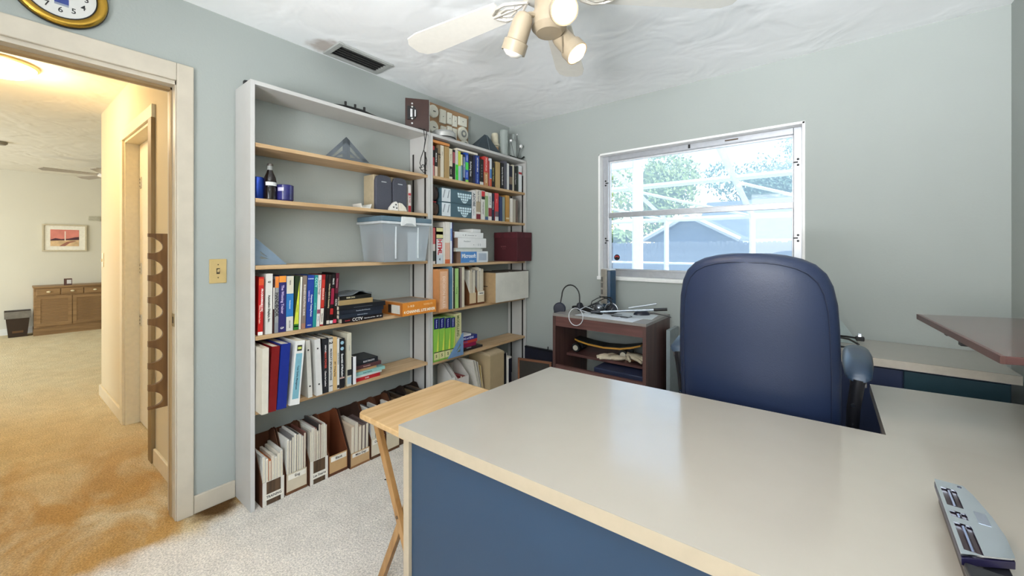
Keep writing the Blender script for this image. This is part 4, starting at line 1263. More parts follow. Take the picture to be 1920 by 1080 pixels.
def lump(name, label, cat, loc, sx_, sy_, sz_, col, seed, m=None, amp=0.18, rz=0):
    rr = random.Random(seed)
    q = MB()
    nu, nv_ = 18, 10
    ph = [rr.uniform(0, 6.28) for _ in range(6)]
    V = []
    for j in range(1, nv_):
        th = math.pi * j / nv_
        for i in range(nu):
            a = 2 * math.pi * i / nu
            k = 1 + amp * (math.sin(3 * a + ph[0] + 2 * th) * 0.5 + math.sin(5 * a + ph[1]) * math.sin(4 * th + ph[2]) * 0.5)
            e = 0.7
            x_ = sx_ * k * math.copysign(abs(math.sin(th) * math.cos(a)) ** e, math.cos(a))
            y_ = sy_ * k * math.copysign(abs(math.sin(th) * math.sin(a)) ** e, math.sin(a))
            z_ = sz_ * (1 - math.copysign(abs(math.cos(th)) ** e, math.cos(th)) * -1) if False else sz_ * (1 + math.copysign(abs(math.cos(th)) ** e, math.cos(th)))
            V.append((x_, y_, z_ * (1 if j > nv_ / 2 else k)))
    top, bot = len(V), len(V) + 1
    V += [(0, 0, 2 * sz_), (0, 0, 0)]
    Fc = [(j * nu + i, j * nu + (i + 1) % nu, (j + 1) * nu + (i + 1) % nu, (j + 1) * nu + i) for j in range(nv_ - 2) for i in range(nu)]
    Fc += [(top, (i + 1) % nu, i) for i in range(nu)] + [(bot, (nv_ - 2) * nu + i, (nv_ - 2) * nu + (i + 1) % nu) for i in range(nu)]
    q.v, q.f = V, Fc
    o = q.build(name, m or mat(col, 0.6, var=0.3, scale=30, bump=0.6, bscale=40), smooth=True, loc=loc, rot=(0, 0, R(rz)), angle=80)
    return tag(o, label, cat)
lo1 = lump('leather_pouch', 'crumpled brown leather pouch at the bottom beside the teal boxes', 'pouch', (-2.225, 1.868, Z2), 0.060, 0.038, 0.052, '#4a3528', 3)
MB().tube([(0.045 * math.cos(a), 0.030 * math.sin(a), 0.100) for a in [k * 0.3 for k in range(22)]], 0.005, 6).build('red_cord', mat('#b02f33', 0.6), lo1, smooth=True)
lo2 = lump('leather_pouch', 'crumpled dark pouch lying on the brown one beside the teal boxes', 'pouch', (-2.225, 1.868, Z2 + 0.108), 0.058, 0.037, 0.055, '#3a2d28', 8)
up([
 (2.232, 2.273, 0.222, '#dedede', 'white book with grey capitals', (), (('ADOBE', '#3a4048', 0.68, 0.032, 0.5, 0.5, 0.001), ('PageMaker', '#6a7078', 0.25, 0.014, 0.36))),
 (2.279, 2.329, 0.236, '#d9d3c8', 'white book with maroon foot', ((0.0, 0.18, '#7a2430'), (0.25, 0.60, '#a89a80')), (('Teach Yourself', '#1c1c1c', 0.78, 0.022, 0.4),)),
 (2.340, 2.382, 0.236, '#dad8d2', 'white book with red cap', ((0.80, 0.98, '#c22f36'), (0.70, 0.80, '#1c1c1c')), (('Webmaster', '#1c1c1c', 0.40, 0.022, 0.5),)),
 (2.383, 2.422, 0.230, '#8fa878', 'sage green book', ((0.86, 1.0, '#d9d8c4'), (0.0, 0.12, '#3f5a80')), ()),
 (2.424, 2.466, 0.228, '#dcdad6', 'white book with maroon block', ((0.14, 0.45, '#8a2a38'),), (('GENIUS', '#23344a', 0.72, 0.022, 0.45),)),
 (2.468, 2.500, 0.229, '#20223a', 'black book with fine cream title', (), (('Networking', '#d9d4c4', 0.55, 0.014, 0.6),)),
 (2.506, 2.555, 0.234, '#cc3a40', 'bright red book with pale foot', ((0.0, 0.15, '#d5d8d9'), (0.15, 0.34, '#6a5560')), (('Java 2', '#f2c8c6', 0.72, 0.014, 0.3),)),
 (2.567, 2.604, 0.212, '#2a3a63', 'navy worn book', (), ()),
 (2.606, 2.638, 0.213, '#8a968c', 'grey green cloth book', (), ()),
 (2.653, 2.700, 0.231, '#b88a45', 'ochre cloth book', ((0.10, 0.16, '#d9c9a0'),), ()),
 (2.719, 2.750, 0.211, '#e2ded4', 'white plain book', (), ()),
 (2.755, 2.792, 0.206, '#b0a89a', 'stone grey book', (), ()),
 (2.800, 2.824, 0.200, '#77655c', 'brown slim book', (), ()),
], Z2)

# ---- right bookcase, third shelf
RT = 'on the right bookcase third shelf'
G = 'books on the right bookcase third shelf'
Z3 = RZ_[2] + 0.0005
up([
 (1.8255, 1.858, 0.258, '#d9cfc8', 'red and white magazine', ((0.55, 1.0, '#cf5a58'), (0.08, 0.36, '#3a4038')), ()),
 (1.866, 1.931, 0.264, '#17181c', 'wide black HTML book', ((0.70, 0.98, '#dcd69a'), (0.80, 0.88, '#9a8f3a'), (0.0, 0.24, '#c3ccd4'), (0.24, 0.68, '#d8d5d6')), (('HTML', '#c8303a', 0.46, 0.052, 0.42, 0.5, 0.002), ('4', '#2a3540', 0.12, 0.03, 'h'))),
 (1.933, 1.946, 0.300, '#e4e0d8', 'slim white periodical', (), ()),
 (1.948, 1.998, 0.306, '#e0dcd2', 'tall white journal with orange foot', ((0.0, 0.10, '#d06a3a'), (0.10, 0.5, '#d9b09a')), ()),
 (2.002, 2.018, 0.304, '#dfe6f2', 'white and blue brochure', ((0.55, 0.85, '#7f9fd6'),), ()),
 (2.019, 2.029, 0.304, '#2a2858', 'thin navy brochure', (), ()),
], Z3)
t, hx, hy, h = carton('software_box', 'blue and white software box at the bottom of the white stack', 'box', -2.335, -2.150, 2.098, 2.408, Z3, Z3 + 0.088, '#dfe5ea')
MB().box(hx, hx + 0.0007, -hy, 0.02, 0.002, h - 0.002).build('blue_print', mat('#4a86c8', 0.4), t)
MB().box(hx, hx + 0.0007, 0.045, hy - 0.02, 0.015, h - 0.015).build('grey_print', mat('#aebccb', 0.4), t)
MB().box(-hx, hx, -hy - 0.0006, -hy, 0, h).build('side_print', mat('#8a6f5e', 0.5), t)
lettering(t, 'Microsoft', 0.044, frame_M((hx + 0.0012, -0.068, h * 0.60), (0, 1, 0), (0, 0, 1)), '#f2f7fb', 0.155, 0.0012)
lettering(t, 'software', 0.016, frame_M((hx + 0.0012, -0.035, h * 0.15), (0, 1, 0), (0, 0, 1)), '#cfe2f2', 0.08, 0.0004)
z = Z3 + 0.0885
flatbook(2.050, 2.340, z, 0.016, '#cfd3cf', 'thin white flat booklet resting on the blue software box', x=-2.150); z += 0.0165
flatbook(2.048, 2.325, z, 0.010, '#b8bdb6', 'thin grey flat booklet under the white cartons', x=-2.152); z += 0.0105
t, hx, hy, h = carton('white_carton', 'long white printed carton in the middle of the stack', 'box', -2.335, -2.148, 2.066, 2.384, z, z + 0.076, '#e6e8e8')
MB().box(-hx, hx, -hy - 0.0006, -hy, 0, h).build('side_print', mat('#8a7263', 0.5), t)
lettering(t, 'PhotoSuite 4', 0.014, frame_M((hx + 0.001, -0.06, h * 0.66), (0, 1, 0), (0, 0, 1)), '#9aa2a8', 0.12, 0.0003)
lettering(t, 'o  -  -  []  []', 0.018, frame_M((hx + 0.001, 0.05, h * 0.34), (0, 1, 0), (0, 0, 1)), '#8f989c', 0.16, 0.0003)
z += 0.0765
t, hx, hy, h = carton('white_carton', 'upper white carton with small dark logo in the stack', 'box', -2.335, -2.150, 2.034, 2.352, z, z + 0.044, '#e4e6e6')
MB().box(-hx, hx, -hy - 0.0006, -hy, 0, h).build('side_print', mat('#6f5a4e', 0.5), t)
lettering(t, 'o    #   ---------------   o', 0.016, frame_M((hx + 0.001, 0.0, h * 0.5), (0, 1, 0), (0, 0, 1)), '#55606a', 0.26, 0.0003)
z += 0.0445
t, hx, hy, h = carton('small_carton', 'small white carton on top of the stack', 'box', -2.30, -2.155, 2.225, 2.325, z, z + 0.028, '#e0e2e2', rz=4)
o = MB().box(-0.07, 0.07, -0.13, 0.06, 0, 0.002).build('paper_sheet', mat('#d9d5cc', 0.6), loc=(-2.245, 2.170, z + 0.0005))
tag(o, 'loose paper sheet on top of the white cartons', 'paper')
t, hx, hy, h = carton('maroon_box', 'maroon velvet covered box at the right end of the shelf', 'box', -2.335, -2.074, 2.700, 2.915, Z3, Z3 + 0.256, '#4c1720', rough=0.75, bump=0.4)
MB().box(-hx - 0.002, hx + 0.002, -hy - 0.002, hy + 0.002, h - 0.05, h).build('lid', mat('#521a24', 0.7, var=0.3, scale=18, stretch=(1, 1, .3)), t, bevel=0.004)
lettering(t, 'SECRETS', 0.016, frame_M((-0.02, -hy - 0.003, h * 0.50), (1, 0, 0), (0, 0, 1)), '#8a4a50', 0.07, 0.0003)
lettering(t, 'classic set', 0.010, frame_M((-0.015, -hy - 0.003, h * 0.43), (1, 0, 0), (0, 0, 1)), '#7a3a42', 0.07, 0.0003)

# ---- right bookcase, fourth shelf
RT = 'on the right bookcase fourth shelf'
G = 'books on the right bookcase fourth shelf'
Z4 = RZ_[3] + 0.0005
o = book(1.8265, 0.090, 0.300, '#c98a55', Z4, RT, '', x=-2.088, depth=0.245, kind='ring_binder', grp=None, label='thick orange ring binder at the left of the fourth shelf', bands=())
MB().box(0.0002, 0.0008, 0.012, 0.080, 0.02, 0.285).build('spine_label', mat('#e0b08c', 0.5), o)
lettering(o, 'DECISION RULES', 0.034, frame_M((0.0012, 0.046, 0.14), (0, 0, -1), (0, 1, 0)), '#f2d8c4', 0.22, 0.0006)
CNT[RT] = 0
up([
 (1.972, 2.002, 0.312, '#5b88a8', 'steel blue folder', (), ()),
 (2.004, 2.012, 0.304, '#e4e2d8', 'thin white folder', (), ()),
 (2.013, 2.029, 0.304, '#24200f', 'black book with gold dots', (), (('.   .   .', '#d8c860', 0.55, 0.03, 0.6),)),
 (2.030, 2.066, 0.297, '#a8cf82', 'light green book', (), (('Training', '#5a7a44', 0.45, 0.016, 0.3),)),
 (2.068, 2.080, 0.302, '#2c2018', 'thin dark brown book', (), ()),
 (2.082, 2.100, 0.301, '#84706c', 'mauve brown folder', (), ()),
 (2.102, 2.128, 0.304, '#d6cdb8', 'cream folder', (), ()),
], Z4, xx=-2.14)
M_KRAFT = mat('#a5764a', 0.7, var=0.08, scale=14)
def holder(label, x, y0, y1, zb, hb, hf, depth, front, inner='#5a341c', lab=None, stripe=None, papers=0, seed=0, pcols=None, tilt=0.0, labc='#ece7da', ptop=0.9, grp='magazine holders', bandc=None):
    """slanted cardboard magazine file, low side to the room"""
    w = y1 - y0
    t = empty('magazine_holder', (x, y0, zb), label=label, cat='magazine file', group=grp)
    c = 0.003
    prof = [(0, 0), (0, hf), (-depth * 0.62, hb), (-depth * 0.80, hb), (-depth, hb * 0.92), (-depth, 0)]
    side = mat(inner, 0.75, var=0.10, scale=10)
    MB().prism(prof, 'Y', 0, c).build('side', side, t)
    MB().prism(prof, 'Y', w - c, w).build('side', side, t)
    MB().box(-depth, -depth + c, c, w - c, 0, hb * 0.92).build('back', side, t)
    MB().box(-depth + c, -c, c, w - c, 0, c).build('bottom', side, t)
    fo = MB().box(-c, 0, c, w - c, 0, hf).build('front', mat(front, 0.65, var=0.06, scale=14), t)
    if bandc:
        MB().box(0, 0.0004, 0, w, 0, hf * 0.14).build('front_band', mat(bandc, 0.7), fo)
    if stripe:
        MB().box(0, 0.0006, w * 0.20, w * 0.82, 0.001, hf - 0.001).build('wood_print', wood('#5d4630', '#3c2a1a', 'Z', 5.0, 0.6), fo)
    if lab:
        zl = 0.22 if stripe else 0.70
        plate = MB().box(0.0006, 0.0012, w * 0.10, w * 0.93, hf * zl, hf * (zl + 0.25)).build('name_label', mat(labc, 0.6), fo)
        lettering(fo, lab, 0.018, frame_M((0.0016, w * 0.52, hf * (zl + 0.125)), (0, 1, 0), (0, 0, 1)), '#26221e', w * 0.66, 0.0004)
    rr = random.Random(seed)
    if papers:
        avail = w - 2 * c - 0.004
        th = avail / papers
        for i in range(papers):
            col = rr.choice(pcols or ['#d8d4ca', '#e6e3da', '#c9c6c0', '#b5a890', '#8d8a88', '#dcd2bc', '#4a4a4e'])
            hh = hb * rr.uniform(ptop - 0.12, ptop)
            dd = depth * rr.uniform(0.74, 0.86)
            yy = c + 0.002 + i * th
            m_ = MB().box(0, -dd, 0, th * 0.86, 0, hh).build('magazine', mat(col, 0.35, var=0.06), loc=(x - 0.006, y0 + yy, zb + c + 0.0006))
            m_.rotation_euler = (R(tilt), 0, 0)
            tag(m_, '%s, %s from left in the %s' % (cname(col), ORD[i + 1], HN.get(label, 'file')), 'magazine', 'magazines in the %s' % HN.get(label, 'file'))
            pg = MB().box(0.0, 0.0003, th * 0.12, th * 0.74, 0.004, hh - 0.004).build('page_edges', M_PAGE, m_)
    return t
HN = {}
def cname(h):
    r_, g_, b_ = [int(h[k:k + 2], 16) for k in (1, 3, 5)]
    l_ = (r_ + g_ + b_) / 3
    if r_ - b_ > 90: return 'orange brown magazine'
    if r_ - b_ > 45: return 'red brown booklet' if g_ < 60 else 'tan magazine'
    if l_ < 75: return 'dark magazine'
    if l_ < 150: return 'grey magazine'
    if l_ < 205: return 'pale grey magazine'
    return 'white magazine'
def hold(label, short, *a, **k):
    HN[label] = short
    return holder(label, *a, **k)
hold('small kraft magazine file with blank label beside the cream folder', 'small kraft file with a blank label', -2.165, 2.205, 2.284, Z4, 0.30, 0.095, 0.165, '#d3bd98', papers=6, seed=4, ptop=0.98, inner='#7a4c2a', bandc='#6a3c20', grp='small files on the fourth shelf')
hold('small kraft magazine file labelled Cables beside the white carton', 'small kraft file labelled Cables', -2.160, 2.290, 2.376, Z4, 0.30, 0.105, 0.165, '#d9c8a8', lab='Cables', papers=6, seed=5, ptop=0.98, inner='#7a4c2a', bandc='#6a3c20', grp='small files on the fourth shelf')
t, hx, hy, h = carton('white_storage_carton', 'large white cardboard carton at the right of the fourth shelf', 'box', -2.340, -2.095, 2.440, 2.900, Z4, Z4 + 0.245, '#d9d6cc')
MB().box(-hx, hx, -hy - 0.0006, -hy, 0, h).build('shaded_side', mat('#b79a72', 0.7), t)  # beige side face with its shade put into the colour
MB().box(-0.035, 0.035, -hy - 0.0012, -hy - 0.0006, h * 0.52, h * 0.545).build('handle_slot', mat('#3a2c1e', 0.8), t)
MB().prism([(-hx, h), (hx, h), (hx, h + 0.004), (-hx, h + 0.004)], 'Y', -hy, -0.06).build('flap', mat('#4a4038', 0.7), t)
MB().prism([(-hx, h), (hx, h), (hx, h + 0.004), (-hx, h + 0.004)], 'Y', 0.0, hy).build('flap', mat('#4a4038', 0.7), t)

# ---- right bookcase, fifth shelf
RT = 'on the right bookcase fifth shelf'
G = 'green volumes on the fifth shelf'
Z7 = RZ_[4] + 0.0005
for i, (a, c_, h_, ed) in enumerate(((1.8265, 1.871, 0.311, '#4f8f9a'), (1.874, 1.926, 0.308, '#3f7a4a'), (1.930, 1.985, 0.300, '#caa05a'), (1.988, 2.028, 0.296, '#4a6a40'))):
    o = book(a, c_ - a, h_, '#7fb548', Z7, RT, 'green and yellow volume with navy cap', x=-2.138, bands=((0.74, 0.985, '#1d2168'), (0.22, 0.74, '#8cc24e'), (0.04, 0.20, '#d8d49a'), (0.20, 0.22, '#1c2a18')), grp=G)
    MB().prism([((c_ - a) * 0.55, 0.22 * h_), ((c_ - a) * 0.9, 0.22 * h_), ((c_ - a) * 0.95, 0.74 * h_)], 'X', 0.0002, 0.0006).build('spine_stripe', mat('#d8dc5a', 0.4), o)
    lettering(o, 'Reference', 0.014, frame_M((0.0008, (c_ - a) * 0.5, h_ * 0.86), (0, 0, -1), (0, 1, 0)), '#c9d2ff', 0.06, 0.0003)
    lettering(o, 'S', 0.028, frame_M((0.0008, (c_ - a) * 0.5, h_ * 0.12), (0, 1, 0), (0, 0, 1)), '#2a3a1c', None, 0.0008)
book(2.034, 0.070, 0.312, '#d4cf9c', Z7, RT, '', x=-2.150, label='wide cream book with green lettering behind the blue bookend', texts=(('MODELLING', '#5a6a2a', 0.70, 0.034, 0.5, 0.5, 0.001),), grp=None)
def tri_bookend(name, label, loc, w, h, m, rz=0, cut=True, lean=0):
    """right-angled triangular plate with two cut-outs and a foot plate"""
    t = empty(name, loc, R(rz), label=label, cat='bookend')
    q = MB()
    th = 0.004
    # plate outline with cut-outs: built from bars
    def seg(p, r_, wd):
        d_ = (Vector((r_[0] - p[0], r_[1] - p[1]))).normalized()
        n_ = Vector((-d_.y, d_.x)) * wd / 2
        q.prism([(p[0] - n_.x, p[1] - n_.y), (r_[0] - n_.x, r_[1] - n_.y), (r_[0] + n_.x, r_[1] + n_.y), (p[0] + n_.x, p[1] + n_.y)], 'X', -th / 2, th / 2)
    b_ = 0.030
    q.prism([(0, 0), (w, 0), (w, b_), (b_ * 1.2, b_)], 'X', -th / 2, th / 2)
    q.prism([(w - b_, b_), (w, b_), (w, h), (w - b_, h - b_ * 1.6)], 'X', -th / 2, th / 2)
    q.prism([(0, 0), (b_ * 1.5, 0.0), (w, h - b_ * 1.5), (w, h), (w - 0.004, h)], 'X', -th / 2 + 0.0002, th / 2 - 0.0002)
    q.prism([(w * 0.45, b_), (w * 0.55, b_), (w, h * 0.42), (w, h * 0.52)], 'X', -th / 2 + 0.0001, th / 2 - 0.0001)
    q.build('plate', m, t)
    MB().box(-0.10, 0.0, w - 0.003, w, 0, 0.004).box(-0.10, 0, w * 0.3, w, 0, 0.002).build('foot', m, t)
    MB().box(-0.10, 0.0, w - 0.003, w, 0, h * 0.9).build('upright', m, t)
    return t
M_BEND = mat('#7ea3cc', 0.35, 0.2)
tri_bookend('bookend', 'pale blue metal triangular bookend on the lowest right shelf', (-2.128, 1.945, Z7), 0.158, 0.165, M_BEND)
z = Z7
for (a, c_, th, col, x_, lab, tx) in (
    (2.112, 2.375, 0.016, '#1c1c20', -2.180, 'black flat folder at the bottom of the fifth shelf stack', None),
    (2.112, 2.300, 0.016, '#2a2326', -2.170, 'black flat paperback above the folder on the fifth shelf', [('WINDOWS', '#b8b8c0', 0.5, 0.010, 0.6)]),
    (2.112, 2.285, 0.030, '#8c1f48', -2.168, 'crimson flat book in the fifth shelf stack', None),
    (2.112, 2.295, 0.024, '#c9453a', -2.165, 'coral flat book above the crimson one', [('Guide', '#3f64c4', 0.3, 0.016, 0.3)]),
    (2.112, 2.290, 0.032, '#25307a', -2.160, 'navy flat book titled Lens and Bend', [('LENS and BEND', '#e8ecff', 0.42, 0.022, 0.7)]),
    (2.114, 2.225, 0.014, '#e0e0e2', -2.165, 'white flat booklet topping the fifth shelf stack', None)):
    flatbook(a, c_, z, th, col, lab, x=x_, text=tx, grp='flat stack on the fifth shelf'); z += th + 0.0004

# ---- files on the floor under the left bookcase
pw = ['#4a4644', '#7a4a40', '#e6e3da', '#c9c6c0', '#b8b2a6', '#8d8a88', '#dcd8cc', '#f0ede4']
hold('magazine file with wood print front labelled Training', 'Training file', -2.142, 0.748, 0.852, 0.0005, 0.31, 0.115, 0.20, '#ddd9cf', lab='TRAINING', stripe=True, papers=7, seed=11, pcols=['#d8d4ca', '#c26a2c', '#b85f2a', '#e6e3da', '#3a3836', '#e0d8c8'], ptop=0.78)
hold('beige magazine file stuffed with white journals, beside the Training file', 'beige file beside the Training file', -2.148, 0.860, 0.966, 0.0005, 0.31, 0.105, 0.195, '#cfc3ab', lab='Eng', papers=8, seed=12, pcols=pw, ptop=0.98, tilt=-0.5, bandc='#6a4426')
hold('magazine file with wood print front right of the beige file', 'second wood print file', -2.136, 0.972, 1.074, 0.0005, 0.31, 0.125, 0.205, '#ddd9cf', lab='Lee Stearns', stripe=True, papers=10, seed=13, pcols=pw, ptop=1.0)
hold('empty brown cardboard magazine file with tan front', 'empty brown file', -2.138, 1.078, 1.186, 0.0005, 0.31, 0.110, 0.20, '#c4a070', lab='Blank', inner='#7a4020', bandc='#5a3218')
hold('dark magazine file with kraft front holding slipped papers', 'kraft fronted dark file', -2.118, 1.192, 1.316, 0.0005, 0.31, 0.085, 0.215, '#c2a074', lab='Misc Day', inner='#3a2418', papers=5, seed=14, pcols=['#cdb9a0', '#8d7a78', '#b8a690', '#6a5a58', '#d8cfc0'], ptop=0.80, tilt=-1, bandc='#8a6038')
hold('white fronted magazine file beside the tray table legs', 'white fronted file', -2.116, 1.322, 1.418, 0.0005, 0.31, 0.120, 0.215, '#d8cfb8', lab='Canada', papers=6, seed=15, pcols=pw, ptop=0.9, bandc='#5a3a20')
hold('beige magazine file half hidden by the tray table', 'file half hidden by the tray table', -2.114, 1.424, 1.522, 0.0005, 0.31, 0.115, 0.215, '#d0c4aa', papers=5, seed=16, pcols=pw, ptop=0.85, bandc='#5a3a20')
for i in range(2):
    hold(['dark brown magazine file behind the tray table', 'dark brown magazine file in the last place before the middle panel'][i], ['dark file behind the tray', 'last dark file'][i], -2.130, 1.530 + i * 0.122, 1.645 + i * 0.122, 0.0005, 0.32, 0.16, 0.20, '#4a3424', inner='#2a1a10', papers=5, seed=20 + i, pcols=['#3a2c22', '#5a4632', '#7a6648', '#2a2220'], ptop=0.95)

# ---- things on the floor under the right bookcase
hold('white magazine file at the left under the right bookcase', 'white file under the right bookcase', -2.165, 2.020, 2.055, 0.0005, 0.39, 0.30, 0.16, '#e0ddd6', inner='#d8d5ce', grp='files under the right bookcase')
hold('wide grey white magazine file tilted open under the right bookcase', 'wide grey white file under the right bookcase', -2.150, 2.065, 2.185, 0.0005, 0.385, 0.285, 0.18, '#cfc9c2', inner='#c9c4bc', papers=4, seed=31, pcols=['#7a2a2a', '#5a3a2a', '#3a3230'], ptop=0.80, grp='files under the right bookcase')
for i, (a, hh, le, col, nm) in enumerate(((2.300, 0.40, -16, '#e6e2d8', 'leftmost'), (2.311, 0.39, -14, '#d8d4c8', 'second'), (2.321, 0.37, -12, '#b0aca4', 'third'), (2.330, 0.33, -9, '#c9b070', 'last'))):
    q = MB().box(-0.16, 0.0, 0, 0.008, 0, hh)
    o = q.build('folder', mat(col, 0.5, var=0.05), loc=(-2.145, a + 0.03, 0.003), rot=(R(-le), 0, 0))
    tag(o, 'pale paper folder leaning on the left, %s of four fanned folders' % nm if i < 3 else 'ochre paper folder, last of four fanned folders', 'folder', 'fanned folders under the right bookcase')
    MB().box(0, 0.0004, 0.002, 0.006, 0.01, hh - 0.01).build('page_edges', M_PAGE, o)
t, hx, hy, h = carton('archive_box', 'big beige cardboard archive box under the right bookcase', 'box', -2.340, -2.100, 2.378, 2.555, 0.0005, 0.395, '#b9a581')
q = MB().prism([(-hx, h), (hx, h), (hx, h + 0.010), (-hx * 0.1, h + 0.035)], 'Y', -hy, hy).build('flap', mat('#c4b190', 0.7), t)
G = None
RT = 'under'
o = book(2.560, 0.030, 0.385, '#16171c', 0.0005, RT, '', x=-2.098, depth=0.2, label='tall black and white album beside the beige archive box', bands=((0.0, 1.0, '#17181d'),))
MB().box(0.0003, 0.0008, 0.022, 0.0295, 0, 0.385).build('spine_stripe', mat('#dedbd2', 0.5), o)
o = book(2.596, 0.040, 0.345, '#e0ddd4', 0.0005, RT, '', x=-2.085, depth=0.2, label='white edged dark album beside the picture frame', bands=((0.02, 0.96, '#1c1c28'),))
# dark picture frame and navy board standing in the corner
t = empty('picture_frame', (-1.865, 2.66, 0.0005), R(12), label='dark picture in a brown wooden frame standing on the floor in the corner', cat='picture frame')
pfw, pfh = 0.150, 0.345
M_FR = wood('#8a5a3e', '#6f4530', 'X', 2, 0.5)
MB().box(-pfw, pfw, 0, 0.018, pfh - 0.016, pfh).build('frame_bar', M_FR, t)
MB().box(-pfw, pfw, 0, 0.018, 0, 0.016).build('frame_bar', M_FR, t)
MB().box(pfw - 0.016, pfw, 0, 0.018, 0.016, pfh - 0.016).build('frame_bar', M_FR, t)
MB().box(-pfw, -pfw + 0.016, 0, 0.018, 0.016, pfh - 0.016).build('frame_bar', M_FR, t)
MB().box(-pfw + 0.016, pfw - 0.016, 0.006, 0.014, 0.016, pfh - 0.016).build('picture', mat('#33302c', 0.4), t)
t = empty('navy_board', (-1.86, 2.905, 0.0005), label='dark navy board standing against the wall left of the printer stand', cat='board')
MB().box(-0.275, 0.300, -0.010, 0.012, 0, 0.372).build('board', mat('#20212f', 0.5, var=0.1), t)
MB().box(-0.275, 0.300, -0.013, 0.014, 0.366, 0.378).build('edge_trim', mat('#121218', 0.4), t)
MB().box(-0.03, -0.025, -0.006, 0.002, 0.378, 0.405).build('pin', M_BLACK, t)

# ------------------------------------------------------------------ small things on the shelves of the left bookcase
M_GUN = mat('#454c52', 0.4, 0.3)
# grey corner bookend on the second shelf: two triangular plates meeting at a fold
t = empty('corner_bookend', (-2.185, 1.205, LZ[0] + 0.0005), label='dark grey folded metal bookend with triangular cut-outs on the top empty shelf', cat='bookend')
def tri_bars(q, M, w, h, th=0.003, b_=0.020):
    def pr2(pts): q.prism(pts, 'Y', -th / 2, th / 2, M)
    pr2([(0, 0), (w, 0), (w - b_ * 1.2, b_), (0, b_)])
    pr2([(0, b_), (b_, b_), (b_, h - b_), (0, h)])
    pr2([(0, h), (0, h - b_ * 1.6), (w - b_ * 1.6, 0), (w, 0)])
    pr2([(b_, h * 0.30), (b_, h * 0.42), (w * 0.50, b_), (w * 0.40, b_)])
q = MB(); tri_bars(q, Matrix.Rotation(R(62), 4, 'Z'), 0.125, 0.140); q.build('plate', M_GUN, t)
q = MB(); tri_bars(q, Matrix.Rotation(R(-120), 4, 'Z'), 0.13, 0.140); q.build('plate', M_GUN, t)
# blue-grey bookend on the fourth shelf next to the side panel
t = tri_bookend('bookend', 'slate blue plastic bookend against the side panel of the left bookcase', (-2.20, 0.727, LZ[2] + 0.0005), 0.155, 0.14, mat('#7d90a3', 0.4, 0.1))
t.scale = (1, -1, 1)
t.location.y = 0.727 + 0.155 + 0.004

def cyl_can(name, label, cat, loc, prof, m, seg=24):
    o = MB().lathe(prof, seg).build(name, m, loc=loc, smooth=True, angle=35)
    return tag(o, label, cat)
Z3L = LZ[1] + 0.0005
o = cyl_can('drink_can', 'blue drink can beside the glass cola bottle', 'can', (-2.21, 0.752, Z3L), [(0.026, 0), (0.030, 0.006), (0.030, 0.098), (0.026, 0.110), (0.024, 0.110), (0.023, 0.107)], mat('#2346a8', 0.25, 0.5, var=0.2, scale=20))
MB().lathe([(0.0245, 0.1085), (0.0265, 0.1105)], 24, cap=False).build('rim', M_CHR, o)
o = cyl_can('cola_bottle', 'dark glass cola bottle with white label on the third shelf', 'bottle', (-2.185, 0.800, Z3L), [(0.024, 0), (0.029, 0.004), (0.029, 0.050), (0.0265, 0.066), (0.029, 0.092), (0.026, 0.112), (0.016, 0.136), (0.0125, 0.150), (0.0125, 0.172)], mat('#1a1210', 0.08, var=0.05))
MB().lathe([(0.0128, 0.150), (0.0128, 0.168), (0.014, 0.172)], 20).build('bottle_neck', see_through('clear_glass_neck', '#b8bcb8', 0.45), o, smooth=True)
MB().lathe([(0.0145, 0.170), (0.0145, 0.180), (0.012, 0.183)], 20).build('bottle_cap', mat('#6f6a66', 0.3, 0.8), o, smooth=True)
MB().prism([(0.029 * math.cos(a), 0.029 * math.sin(a)) for a in [R(-60 + 12 * k) for k in range(11)]] + [(0.0297 * math.cos(a), 0.0297 * math.sin(a)) for a in [R(60 - 12 * k) for k in range(11)]], 'Z', 0.070, 0.088).build('bottle_label', mat('#d8d8d8', 0.4), o)
o = cyl_can('blue_mug', 'glossy navy blue mug with a white swirl', 'mug', (-2.180, 0.868, Z3L), [(0.034, 0), (0.040, 0.006), (0.041, 0.080), (0.038, 0.082), (0.037, 0.010)], mat('#2a2a66', 0.15, var=0.5, scale=14))
MB().tube([(-0.038, 0.012, 0.066), (-0.062, 0.02, 0.060), (-0.066, 0.02, 0.038), (-0.038, 0.012, 0.018)], 0.005, 8).build('handle', mat('#23235a', 0.15), o, smooth=True)
MB().prism([(0.0405 * math.cos(a), 0.0405 * math.sin(a)) for a in [R(-70 + 8 * k) for k in range(6)]] + [(0.0415 * math.cos(a), 0.0415 * math.sin(a)) for a in [R(-30 - 8 * k) for k in range(6)]], 'Z', 0.048, 0.066).build('white_swirl', mat('#c9c4e0', 0.2), o)
# pair of small speakers
def speaker(label, y0, y1):
    t = empty('desk_speaker', (-2.25, (y0 + y1) / 2, Z3L), label=label, cat='speaker', group='pair of small loudspeakers')
    w = (y1 - y0) / 2
    MB().box(-0.075, 0.035, -w, w, 0, 0.225).build('cabinet', mat('#b7a98c', 0.5), t, bevel=0.003)
    q = MB()
    pts = [(w - 0.002, 0.002), (w - 0.002, 0.185), (w * 0.8, 0.215), (w * 0.4, 0.224), (-w * 0.4, 0.224), (-w * 0.8, 0.215), (-w + 0.002, 0.185), (-w + 0.002, 0.002)]
    g = q.prism(pts, 'X', 0.035, 0.058).build('grille', mat('#4b4d58', 0.7, var=0.1, scale=200), t, bevel=0.005)
    MB().box(0.058, 0.059, -0.018, 0.018, 0.178, 0.184).build('badge', mat('#c9ccd2', 0.3, 0.8), t)
speaker('left one of two dark grilled desk speakers on the third shelf', 1.400, 1.522)
speaker('right one of two dark grilled desk speakers on the third shelf', 1.528, 1.640)
